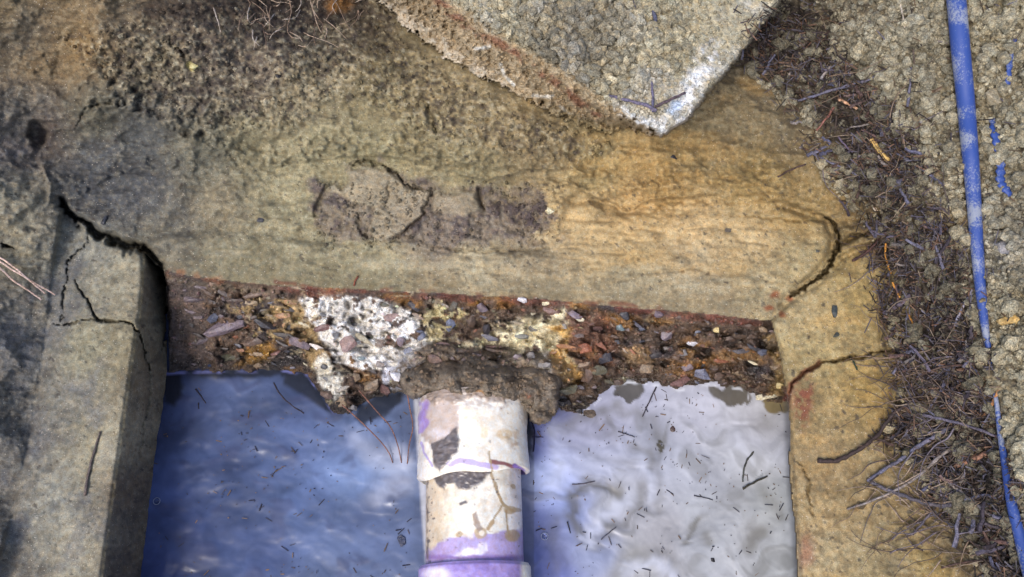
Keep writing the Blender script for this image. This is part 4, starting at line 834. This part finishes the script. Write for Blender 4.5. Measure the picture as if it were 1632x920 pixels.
def twig(name, pts, w0, w1, colr, label, cat='twig', lift=2.0, group=None, lifts=None, parent=None, water=False, k=6, mat=None, sag=True):
    p = smooth_path(np.array([(a, b) for a, b in pts], float), 5); p[1:-1] += np.stack([np.sin(np.arange(len(p)-2)*1.3+pts[0][0]), np.cos(np.arange(len(p)-2)*1.7+pts[0][1])], -1)*.13*w0**.8
    n = len(p); r = np.linspace(w0, w1, n)*PXM*(.5 if water or w0 < 4 else .40)
    r = r*(1+.18*np.sin(np.arange(n)*2.3+w0*7))
    if water: z = np.full(n, WATER_Z+.0015)
    else:
        z = zat(p[:, 0], p[:, 1]); 
        z0 = np.linspace(z[0], z[-1], n)
        z = np.maximum(z*.6+z0*.4, z)+lift*PXM
        z = np.convolve(np.pad(z, 2, mode='edge'), np.ones(5)/5, 'valid')
    if lifts is not None: z = z+np.interp(np.linspace(0, 1, n), np.linspace(0, 1, len(lifts)), lifts)*PXM
    P = unproj(p[:, 0], p[:, 1], z)
    v_, f_ = tube_mesh(P, r, k)
    o = mesh_np(name, v_, f_, mat or M_twig, parent=parent)
    o.color = (*[float(q) for q in alb(colr)], 1)
    if label: tag(o, label, cat, group)
    return o
G_TW = 'twigs lying in and beside the dark litter'
PUT = (100, 98, 114); BRT = (84, 66, 60); DKT = (58, 52, 60); GYT = (126, 118, 114); STR = (196, 164, 100); RED = (132, 92, 82)
TW = [([(1272, 161), (1330, 143), (1380, 128), (1416, 116)], 6, 7, PUT, 'long straight grey twig lying across the litter below the lid corner'),
      ([(1296, 246), (1330, 262), (1360, 276), (1372, 282)], 4, 6, PUT, 'grey twig pointing down right from the smooth clay into the litter'),
      ([(1428, 244), (1456, 260), (1480, 278), (1504, 296)], 4, 6, PUT, 'grey twig slanting down right between the straw chip and the blue hose'),
      ([(1388, 222), (1400, 238), (1416, 257)], 9, 10, STR, 'pale yellow wood chip in the litter'),
      ([(1336, 158), (1350, 165), (1366, 174)], 6, 5, (190, 150, 120), 'short pinkish straw in the litter below the long straight twig'),
      ([(1330, 170), (1318, 188), (1301, 208)], 6, 4, RED, 'reddish twig at the litter edge under the long straight twig'),
      ([(1466, 196), (1490, 184), (1520, 170), (1538, 163)], 4, 4, GYT, 'pale twig end touching the blue hose at its upper part'),
      ([(1494, 66), (1515, 70), (1545, 78)], 4, 4, GYT, 'thin pale stalk crossing over the blue hose near the top'),
      ([(1433, -4), (1437, 16), (1442, 44)], 3, 3, (190, 178, 160), 'thin pale straw on the soil at the top, right of the lid'),
      ([(1306, 60), (1330, 45), (1350, 28)], 3, 3, BRT, 'thin brown twig in the upper litter by the lid edge'),
      ([(1446, 170), (1450, 140), (1452, 108)], 6, 4, PUT, 'upright bluish twig right of the long straight twig'),
      ([(1303, 734), (1330, 735), (1352, 726), (1376, 712), (1400, 692), (1420, 664), (1440, 648), (1462, 634)], 9, 6, (62, 50, 48), 'dark curved twig reaching out over the right wall towards the water'),
      ([(1382, 767), (1410, 748), (1440, 730), (1462, 712), (1490, 696), (1512, 682)], 6, 9, PUT, 'bluish twig rising right from the tip of the bent fork'),
      ([(1384, 766), (1410, 779), (1440, 790), (1468, 800), (1500, 806), (1522, 803)], 7, 8, (88, 84, 92), 'grey brown twig running down right from the tip of the bent fork'),
      ([(1350, 812), (1390, 798), (1430, 780), (1466, 757), (1500, 726), (1540, 700)], 4, 7, GYT, 'long thin grey twig crossing both prongs of the bent fork'),
      ([(1490, 746), (1520, 775), (1550, 800), (1580, 822), (1612, 846)], 6, 6, GYT, 'long pale twig slanting down right towards the lower blue hose'),
      ([(1470, 662), (1500, 668), (1540, 678), (1594, 698)], 6, 5, (104, 98, 112), 'grey twig pointing right at the buried part of the blue hose'),
      ([(1478, 655), (1492, 634), (1506, 612)], 4, 4, PUT, 'short steep grey twig above the long curved dark twig'),
      ([(1522, 804), (1545, 796), (1570, 790), (1600, 796)], 7, 6, PUT, 'bluish twig with a light tip low at the right in front of the hose'),
      ([(1485, 815), (1470, 834), (1454, 852)], 5, 3, (96, 90, 100), 'short twig pointing down left below the bent fork'),
      ([(1466, 800), (1469, 776), (1474, 748)], 3, 3, DKT, 'thin dark stem standing between the prongs of the bent fork'),
      ([(1522, 744), (1550, 732), (1576, 722)], 9, 9, (150, 112, 92), 'thick pinkish brown root piece near the lower blue hose'),
      ([(1500, 905), (1540, 896), (1590, 892)], 4, 4, BRT, 'thin brown twig at the lower right corner'),
      ([(1568, 860), (1600, 864), (1640, 860)], 8, 8, (104, 80, 74), 'thick brown stick end at the bottom right edge'),
      ([(1520, 470), (1512, 490), (1500, 508), (1490, 520)], 4, 4, PUT, 'steep pale grey twig left of the tapering hose'),
      ([(1550, 462), (1540, 480), (1527, 505), (1522, 520)], 4, 5, (150, 146, 160), 'shiny grey straw beside the tapering end of the hose'),
      ([(1400, 462), (1402, 480), (1408, 498)], 5, 4, DKT, 'dark stubby twig on the edge of the right wall'),
      ([(1408, 500), (1430, 488), (1452, 470)], 8, 9, (96, 86, 96), 'short thick grey twig pointing up right from the right wall edge'),
      ([(1358, 416), (1376, 406), (1392, 392), (1404, 378), (1420, 362)], 6, 5, (74, 52, 48), 'dark reddish twig crossing the crack at the far right corner'),
      ([(1490, 420), (1505, 395), (1520, 370)], 8, 6, DKT, 'thick dark twig leaning towards the hose in the middle litter'),
      ([(1488, 568), (1520, 590), (1548, 612)], 4, 4, (160, 142, 120), 'pale stalk slanting in the litter where the hose is buried'),
      ([(1460, 605), (1490, 588), (1530, 582), (1572, 578)], 5, 4, BRT, 'long brown twig lying level where the hose is buried'),
      ([(1566, 665), (1578, 650), (1592, 622)], 6, 5, (176, 126, 84), 'orange brown root where the lower hose surfaces'),
      ([(1336, 218), (1350, 235), (1370, 250)], 4, 4, (110, 98, 118), 'short purple grey twig left of the straw chip'),
      ([(1240, 282), (1262, 270), (1284, 262)], 3, 3, BRT, 'thin brown rootlet on the smooth clay left of the litter'),
      ([(970, 152), (1000, 160), (1030, 168), (1046, 177)], 5, 8, (104, 98, 118), 'dark twig lying on the lid corner, pointing down right'),
      ([(1044, 170), (1066, 160), (1092, 148)], 6, 5, (92, 78, 84), 'dark twig on the lid corner, pointing up right'),
      ([(1038, 128), (1040, 150), (1041, 178)], 5, 5, (100, 96, 116), 'short upright twig standing at the lid corner'),
      ([(1036, -6), (1042, 18), (1046, 48)], 8, 8, (84, 86, 104), 'grey twig on the lid top, cut by the upper picture edge'),
      ([(160, 688), (150, 720), (142, 750), (135, 790)], 3, 5, (96, 86, 82), 'brown twig lying along the left wall'),
      ([(571, 440), (566, 448), (564, 456)], 3, 3, (112, 64, 50), 'tiny reddish twig stub on the end wall lip'),
      ([(1355, 570), (1362, 580), (1366, 590)], 3, 3, (48, 62, 48), 'tiny dark green blade in the right wall crack')]
for pts, a, b, c, l in TW: twig('twig', pts, a, b, c, l, group=None, lift=5 if a > 4 else 3)
for pts, lab in (([(1412, 388), (1411, 405), (1416, 425), (1420, 436)], 'upper orange pine needle at the edge of the litter'), ([(1422, 450), (1428, 462), (1434, 474)], 'middle orange pine needle at the edge of the litter'), ([(1446, 500), (1452, 510), (1457, 522)], 'lowest and shortest orange pine needle in the litter')):
    twig('pine_needle', pts, 4, 3, (190, 134, 62), lab, 'pine needle', lift=4, group='orange pine needles')
# pine straw lying on the left bank
nb = empty('needle_cluster', org(40, 440), 'cluster of pale dry pine needles at the left edge', 'pine needles')
for pts in ([(-14, 408), (20, 430), (50, 448), (88, 470)], [(-14, 402), (20, 424), (46, 446), (72, 468)], [(-14, 414), (20, 446), (44, 462), (66, 478)]):
    twig('needle', pts, 3.4, 2.4, (202, 176, 162), None, parent=nb, lift=12)
nb = empty('needle_cluster', tuple(float(q) for q in SW(620, 700)), 'three reddish brown pine needles dipping into the water left of the pipe', 'pine needles')
def wneedle(pts, lifts, parent, c=(128, 92, 80)):
    p = smooth_path(np.array(pts, float), 5); n = len(p); z = WATER_Z+.002+np.interp(np.linspace(0, 1, n), np.linspace(0, 1, len(lifts)), lifts)
    v_, f_ = tube_mesh(unproj(p[:, 0], p[:, 1], z), np.linspace(2.4, 1.8, n)*PXM*.5, 5); o = mesh_np('needle', v_, f_, M_twig, parent=parent); o.color = (*[float(q) for q in alb(c)], 1)
wneedle([(545, 645), (575, 672), (605, 702), (620, 722), (626, 738)], [.03, .02, .01, .004, -.002], nb)
wneedle([(572, 622), (600, 655), (622, 680), (634, 710), (640, 738)], [.045, .03, .02, .008, -.002], nb)
wneedle([(648, 622), (653, 650), (658, 680), (652, 710), (649, 740)], [.055, .045, .03, .012, -.002], nb)

# ------------------------------------------------------------------ loose litter twigs, countable ones
def debris_pts(n, r, poly=DEBRIS, m=-2):
    p = np.array(poly); out = []
    while len(out) < n:
        u = r.uniform(p[:, 0].min(), min(p[:, 0].max(), 1640), 400); v = r.uniform(max(-20, p[:, 1].min()), 930, 400)
        s = poly_sd(poly, u, v); out += [(a, b) for a, b, c in zip(u, v, s+fbm(u, v, 60, 301, 3)*26+r.normal(0, 9, 400)) if c < m and (c < -500 or r.rand() < .22 or vn(np.array([a/38.]), np.array([b/38.]), 302)[0] > .42)]
    return out[:n]
tw_var = []
for k in range(12):
    L = 1.0; n = 6; P = np.stack([np.linspace(-.5, .5, n), np.cumsum(rs.randn(n))*.055, np.cumsum(rs.randn(n))*.03], -1)
    v_, f_ = tube_mesh(P, np.linspace(.075, .045, n)*rs.uniform(.7, 1.2), 5)
    me = bpy.data.meshes.new('litter_twig'); me.from_pydata(v_.tolist(), [], f_); me.materials.append(M_twig); tw_var.append(me)
tcol = [PUT, BRT, DKT, GYT, (104, 84, 80), PUT, (70, 62, 68), (92, 86, 100), (84, 84, 104)]
for (u, v) in debris_pts(150, rs):
    o = bpy.data.objects.new('litter_twig', rnd.choice(tw_var)); C.objects.link(o)
    L = rnd.uniform(16, 46); o.location = S(u, v, rnd.uniform(2, 7)*PXM)
    o.rotation_euler = (rnd.uniform(-.3, .3), rnd.uniform(-.35, .35), rnd.uniform(0, math.pi)); w = rnd.uniform(20, 44)*PXM
    o.scale = (L*PXM, w, w); o.color = (*[float(q) for q in alb(rnd.choice(tcol))*rnd.uniform(.7, 1.2)], 1)
    tag(o, 'small bark or twig piece tangled in the band of dark litter at the right', 'twig', 'small twigs tangled in the dark litter')
# ------------------------------------------------------------------ stuff: fine litter, soil crumbs, floating flecks
th = np.array([0, 2.1, 4.2]); xs = np.array([-.5, -.15, .2, .5]); bend = np.array([0, .05, .06, 0])
nbv = np.array([(x, math.cos(a)*1.0, math.sin(a)*1.0) for x in xs for a in th]); nbv[:, 1] += 0
nbf = np.array([[i*3+j, (i+1)*3+j, (i+1)*3+(j+1) % 3, i*3+(j+1) % 3] for i in range(3) for j in range(3)])
def flat_rots(n, r, tilt=.35):
    a = r.uniform(0, np.pi*2, n); b = r.normal(0, tilt, n); ca, sa, cb, sb = np.cos(a), np.sin(a), np.cos(b), np.sin(b)
    Xv = np.stack([ca*cb, sa*cb, sb], -1); Yv = np.stack([-sa, ca, 0*a], -1); Zv = np.cross(Xv, Yv)
    return np.stack([Xv, Yv, Zv], -1)
pts = np.array(debris_pts(6200, rs)+debris_pts(350, rs, [(900, 0), (1100, 0), (1200, 60), (1300, 60), (1330, 330), (1440, 800), (1632, 900), (1632, 0)]))
n = len(pts); L = rs.uniform(8, 30, n); wd_ = rs.uniform(.4, 1.15, n)
pal = np.array([alb(c) for c in ((58, 48, 44), (80, 66, 58), (92, 88, 98), (108, 94, 78), (44, 38, 38), (108, 82, 66), (66, 56, 58), (84, 80, 90))])
tag(scatter('fine_litter', nbv, nbf, S(pts[:, 0], pts[:, 1], 0)+np.stack([0*L, 0*L, rs.uniform(0, 11, n)*PXM], -1), flat_rots(n, rs), np.stack([L, wd_, wd_], -1)*PXM, M_litter, pal[rs.randint(0, len(pal), n)]*rs.uniform(.6, 1.3, (n, 1)), seed=4),
    'dark litter of bark shreds and needles along the right side of the pit', 'litter', kind='stuff')
rv, rf, rc = [], [], []; ro = 0; r5 = random.Random(55)
for k in range(330):
    if k < 210: u0, v0 = r5.uniform(1400, 1600), r5.uniform(540, 900); a = r5.uniform(-.9, .9)+(math.pi if r5.random() < .5 else 0)
    else: u0, v0 = debris_pts(1, rs)[0]; a = r5.uniform(0, 6.28)
    p = [(u0, v0)]
    for q in range(r5.randint(3, 6)): a += r5.uniform(-.35, .35); u0 += math.cos(a)*r5.uniform(9, 22); v0 += math.sin(a)*r5.uniform(9, 22); p.append((u0, v0))
    p = np.array(p)
    if p[:, 0].max() > 1650 or v0 > 940 or p[:, 0].min() < 1270 or (polyline_d([(a_, b_) for a_, b_, c_, d_ in HP], p[:, 0], p[:, 1], 200)[0] < 12).any(): continue
    p = smooth_path(p, 3); z = zat(p[:, 0], p[:, 1]); z = np.convolve(np.pad(z, 2, mode='edge'), np.ones(5)/5, 'valid')+r5.uniform(4, 13)*PXM
    v_, f_ = tube_mesh(unproj(p[:, 0], p[:, 1], z), np.linspace(r5.uniform(.6, 1.5), .35, len(p))*PXM, 4)
    rv.append(v_); rf += [[i_+ro for i_ in q] for q in f_]; ro += len(v_); rc.append(np.tile(alb(r5.choice([(122, 104, 88), (96, 80, 70), (140, 124, 108), (84, 72, 68), (108, 100, 108)]))*r5.uniform(.7, 1.3), (len(v_), 1)))
tag(mesh_np('fine_roots', np.concatenate(rv), rf, M_litter, np.concatenate(rc)), 'tangle of hair thin brown roots over the litter at the lower right', 'roots', kind='stuff')
iv2, if2 = icosphere(2)
def crumbs(name, u, v, lo, hi, mat, parent, seed, tone=(.75, 1.3), power=2.2, cc=None, fine=False):
    bv_, bf_, jt_ = (iv2, if2, .28) if fine else (iv, if_, .34)
    r = np.random.RandomState(seed); n = len(u); sz = (lo+(hi-lo)*r.rand(n)**power)*PXM
    cl = (scol(u, v) if cc is None else cc)*r.uniform(*tone, (n, 1))
    return scatter(name, bv_, bf_, S(u, v, 0)+np.stack([0*sz, 0*sz, sz*.25], -1), rotmats(n, r), np.stack([sz*1.15, sz, sz*.85], -1), mat, np.clip(cl, .01, .7), jt_, parent, seed=seed)
n = 24000; u = rs.uniform(1180, 1640, n); v = rs.uniform(-10, 930, n); s = poly_sd(GRAN, u, v); ds = poly_sd(DEBRIS, u, v)
ok = (s < -4) & (sreg(u, v) == 0) & ((ds > -6) | (rs.rand(n) < .8)); hd = polyline_d([(a, b) for a, b, c, d_ in HP if c > -.5], u, v, 200)[0]; ok &= (hd > np.interp(v, [0, 400, 540, 640, 900], [20, 14, 6, 6, 13])) | (rs.rand(n) < .02)
u = u[ok]; v = v[ok]; cg = ground_c(u, v)*.45+alb((166, 160, 138))*.6; ds = ds[ok]
clump = fbm(u, v, 34, 210, 3); kc = (clump > np.where(ds < -6, -.02, -.12)) | (rs.rand(len(u)) < np.where(ds < -6, .25, .5)); u = u[kc]; v = v[kc]; cg = cg[kc]*(1+.4*clump[kc, None])*np.where(ds[kc, None] < -4, .62, 1)
cg = cg+0
big_ = rs.rand(len(u)) < .13
tag(crumbs('soil_crumbs', u[~big_], v[~big_], 1.3, 4.6, M_clod, None, 11, (.55, 1.5), 1.6, cc=cg[~big_]), 'loose sandy soil crumbs on the ground around the blue hose', 'soil', kind='stuff')
tag(crumbs('soil_lumps', u[big_], v[big_], 4, 12, M_clod, None, 15, (.75, 1.3), 2.4, cc=cg[big_], fine=True), 'bigger rough lumps of sandy soil among the crumbs around the blue hose', 'soil', kind='stuff')
n = 3000; u = rs.uniform(60, 1000, n); v = rs.uniform(-10, 260, n); ok = (poly_sd(GRANUP, u, v) < 0) & (sreg(u, v) == 0); u = u[ok]; v = v[ok]
tag(crumbs('bank_crumbs', u, v, 1.2, 4.5, M_clod, None, 12, (.55, 1.35)), 'small earth crumbs stuck on the rough upper bank left of the lid', 'soil', kind='stuff')
n = 5200; u = np.where(rs.rand(n) < .5, rs.normal(950, 110, n), rs.uniform(700, 1250, n)); v = rs.uniform(-15, 215, n); ok = (poly_sd(LIDTOP, u, v) < -3); u = u[ok]; v = v[ok]
dl = ell(930, 60, 170, 110, 0, u, v); ok = (dl < 1) | (rs.rand(len(u)) < .75); kk_ = (dl > 1); u = u[ok]; v = v[ok]; kk_ = kk_[ok]
tag(crumbs('lid_crumbs', u, v, 1.6, np.where(kk_, 4.5, 10), M_clod, None, 13, (.7, 1.3)), 'soil crumbs lying on the lifted concrete lid', 'soil', kind='stuff')
# crumbs on the mud patch and walls
n = 800; u = rs.uniform(500, 900, n); v = rs.uniform(290, 400, n); uu = [(500, 300), (900, 310), (900, 390), (500, 390)]; ok = (fbm(u, v, 40, 200, 2) > .0) & (sreg(u, v) < 2)
tag(crumbs('mud_crumbs', u[ok], v[ok], 1.2, 4.5, M_clod, None, 14, (.5, 1.2)), 'crumbs on the rough broken mud patch above the end wall', 'soil', kind='stuff')
# flecks floating on the scum
r9 = np.random.RandomState(9)
n = 2600; u = r9.uniform(250, 1255, n); v = r9.uniform(615, 925, n); ok = ((u < 655) | (u > 850)) & (v > wl_v(u)+6) & (r9.rand(n) < np.where(u > 850, .95, .7)) & (fbm(u, v, 46, 88, 3) > r9.uniform(-.3, .75, n))
u = u[ok]; v = v[ok]; n = len(u); L = 1.4+13*r9.rand(n)**4; w_ = np.minimum(r9.uniform(.5, 1.1, n), L*.5)
fc_ = np.array([alb(c) for c in ((52, 50, 62), (70, 62, 60), (96, 78, 62), (44, 44, 60), (120, 96, 70))])[r9.randint(0, 5, n)]
tag(scatter('floating_flecks', nbv, nbf, SW(u, v, .0008), flat_rots(n, r9, .02), np.stack([L, w_, w_*.5], -1)*PXM, M_fleck, fc_, .2, seed=6), 'tiny dark plant flecks floating on the water film', 'debris', kind='stuff')
for pts, w, c, lab in (([(1046, 617), (1034, 642), (1024, 664)], 2.6, (70, 66, 74), 'straight dark stalk on the water hanging from the waterline under the end wall'),
                       ([(1201, 720), (1190, 735), (1185, 752), (1184, 768)], 3.4, (74, 76, 72), 'curved dark stalk floating near the right wall'),
                       ([(1184, 779), (1200, 770), (1223, 759)], 3.8, (60, 58, 50), 'straight dark stalk floating just below the curved one near the right wall'),
                       ([(985, 688), (998, 692), (1012, 697)], 2, (60, 58, 66), 'thin short stalk floating right of the pipe near the end wall'),
                       ([(958, 860), (970, 850), (982, 840)], 1.8, (84, 84, 96), 'thin stalk floating among the swirls right of the pipe'),
                       ([(912, 772), (930, 771), (948, 767)], 2, (76, 70, 80), 'thin level stalk floating close to the pipe, right side'),
                       ([(1106, 790), (1122, 793), (1136, 797)], 2.2, (60, 60, 70), 'short level stalk floating in the middle of the right pool'),
                       ([(436, 610), (446, 628), (462, 644), (484, 659)], 2.4, (56, 50, 58), 'thin forked looking rootlet on the blue water beside the end wall chunk'),
                       ([(312, 620), (322, 634), (328, 643)], 2.6, (50, 48, 62), 'short dark stalk floating at the upper left of the blue pool'),
                       ([(316, 642), (317, 652)], 2.6, (50, 48, 62), 'tiny upright stalk floating under the short one, upper left pool'),
                       ([(848, 696), (866, 697)], 2, (50, 48, 80), 'short dark stalk floating right beside the pipe socket'),
                       ([(904, 832), (909, 850)], 2, (60, 60, 60), 'tiny dark stalk floating left of the big swirl'),
                       ([(846, 648), (848, 672), (852, 690), (850, 720)], 3.2, (44, 40, 70), 'dark strand hanging in the water at the right flank of the pipe')):
    twig('floating_stalk', pts, w, w*.7, c, lab, 'stalk', water=True)
for (u0, v0, a, b, lab, c) in ((1136, 895, 4, 6, 'small black seed floating at the bottom of the right pool', (30, 28, 34)), (1072, 684, 5, 6, 'small brown chip floating below the corroded face', (82, 66, 62)), (940, 660, 12, 8, 'brown pebble poking out of the water beside the mud clump', (92, 78, 64)), (640, 862, 8, 11, 'dark triangular chip floating left of the pipe', (60, 66, 92))):
    o = bpy.data.objects.new('chip', rnd.choice(stone_meshes)); C.objects.link(o); o.location = SW(u0, v0, .0005); o.scale = (a*PXM*1.2, b*PXM*1.2, .0015); o.color = (*[float(q) for q in alb(c)], 1); tag(o, lab, 'chip')
# bubbles
def bubble_mat():
    m, nt, b = new_mat('bubble_film'); b.inputs['Base Color'].default_value = (.9, .93, 1, 1); b.inputs['Roughness'].default_value = .03; b.inputs['Transmission Weight'].default_value = 1; b.inputs['IOR'].default_value = 1.2; return m
MB_ = bubble_mat()
M_rim = earth('bubble_rim', 300, .05, .1, .0002, .2, .5, src='const', const=(.30, .34, .46))
for u0, v0, lab in ((250, 799, 'small round bubble floating by the left wall'), (868, 855, 'small round bubble floating right of the lower pipe')):
    e = empty('bubble', tuple(float(q) for q in SW(u0, v0, .001)), lab, 'bubble'); c0 = SW(u0, v0, .001)
    v = iv2.copy(); v = v*np.array([5.2, 5.2, 4.0])*PXM; v[:, 2] = np.maximum(v[:, 2], -.0004)
    mesh_np('dome', v+c0, if2, MB_, parent=e)
    a = np.linspace(0, 2*np.pi, 25); vv_, ff_ = tube_mesh(np.stack([np.cos(a)*5.6*PXM, np.sin(a)*5.6*PXM, 0*a+.0006], -1)+c0, .5*PXM, 6); mesh_np('rim', vv_, ff_, M_rim, parent=e)

# ------------------------------------------------------------------ hanging roots in the upper bank
rt = empty('root_cluster', org(500, 40), 'pale thin hair roots hanging out of the dark upper bank left of the lid', 'roots')
r7 = random.Random(7)
RT = [[(492, -8), (500, 20), (506, 40), (512, 52)], [(505, -8), (498, 12), (508, 30)], [(462, 28), (458, 48), (466, 62)], [(484, 52), (496, 58), (520, 66), (540, 76)], [(516, 30), (534, 44), (552, 62)], [(474, 72), (488, 74), (500, 60)], [(420, 48), (424, 66), (424, 84)], [(390, 20), (382, 34), (380, 50)], [(524, -8), (538, 8), (548, 30), (556, 44)],
      [(438, 22), (428, 34), (420, 44)], [(340, 12), (346, 30), (352, 52)], [(400, 2), (416, 14), (430, 30)], [(540, -4), (530, 10), (536, 24)], [(462, 0), (464, 20), (460, 34)]]
for k in range(34):
    u0 = r7.uniform(380, 590); v0 = r7.uniform(-8, 60); p = [(u0, v0)]; a = r7.uniform(.6, 2.6)
    for j in range(r7.randint(2, 4)): a += r7.uniform(-.7, .7); u0 += math.cos(a)*r7.uniform(6, 14); v0 += math.sin(a)*r7.uniform(5, 12); p.append((u0, v0))
    RT.append(p)
for p in RT: twig('root', p, r7.uniform(1.4, 2.8), .8, r7.choice([(176, 156, 136), (150, 128, 110), (120, 98, 84), (188, 176, 164)]), None, parent=rt, lift=4, lifts=[0, 8, 10, 3], k=4)
# twiglets of fine root on the rest of the upper bank edge
# ------------------------------------------------------------------ a few loose stones and marks
def pebble(u0, v0, a, b, ang, c, lab, lift=.2, group=None):
    o = bpy.data.objects.new('pebble', rnd.choice(stone_meshes)); C.objects.link(o); o.location = S(u0, v0, b*PXM*lift); o.rotation_euler = (rnd.uniform(-.2, .2), rnd.uniform(-.2, .2), math.radians(ang))
    o.scale = (a*PXM*1.25, b*PXM*1.25, min(a, b)*PXM*.8); o.color = (*[float(q) for q in alb(c)], 1); tag(o, lab, 'pebble')
for q in ((877, 336, 8, 8, 20, (206, 196, 160), 'pale cream pebble in the dark mud patch above the end wall'), (167, 351, 5, 9, -15, (52, 54, 60), 'dark oval pebble in the clay by the left corner crack'),
          (415, 351, 6, 4, 0, (62, 62, 66), 'small dark pebble in the clay left of the mud patch'), (1330, 497, 5, 11, -10, (46, 54, 54), 'glossy dark sliver set in the right wall'), (1333, 534, 6, 4, 20, (70, 74, 68), 'small grey pebble under the dark sliver in the right wall'),
          (1161, 367, 7, 5, 0, (108, 98, 84), 'brown pebble in the yellow top of the end wall'), (1612, 510, 19, 9, 5, (198, 166, 106), 'flat yellow stone in the soil right of the hose'), (1378, 186, 6, 4, 0, (186, 186, 190), 'small pale stone in the litter right of the short straw'),
          (1396, 333, 6, 5, 0, (196, 188, 170), 'pale pebble in the litter above the far right crack'), (1372, 806, 8, 6, 0, (98, 84, 60), 'rounded brown pebble low on the right wall'), (1586, 155, 17, 13, 0, (146, 136, 112), 'large round soil lump right of the hose near the top'),
          (1604, 395, 17, 11, 0, (128, 126, 128), 'grey lump in the soil right of the hose at mid height'), (443, 121, 5, 6, 0, (30, 26, 26), 'black bit in the rough upper bank'), (1256, 755, 6, 9, 0, (198, 186, 172), 'pale stone sticking out of the inner edge of the right wall'),
          (308, 104, 8, 7, 0, (196, 186, 130), 'pale yellow lump in the rough upper left bank'), (1304, 400, 4, 3, 0, (76, 74, 66), 'tiny dark pebble at the rounded right end of the end wall'), (1073, 250, 8, 4, -20, (48, 42, 40), 'dark chip on the clay below the lid corner')):
    pebble(*q)
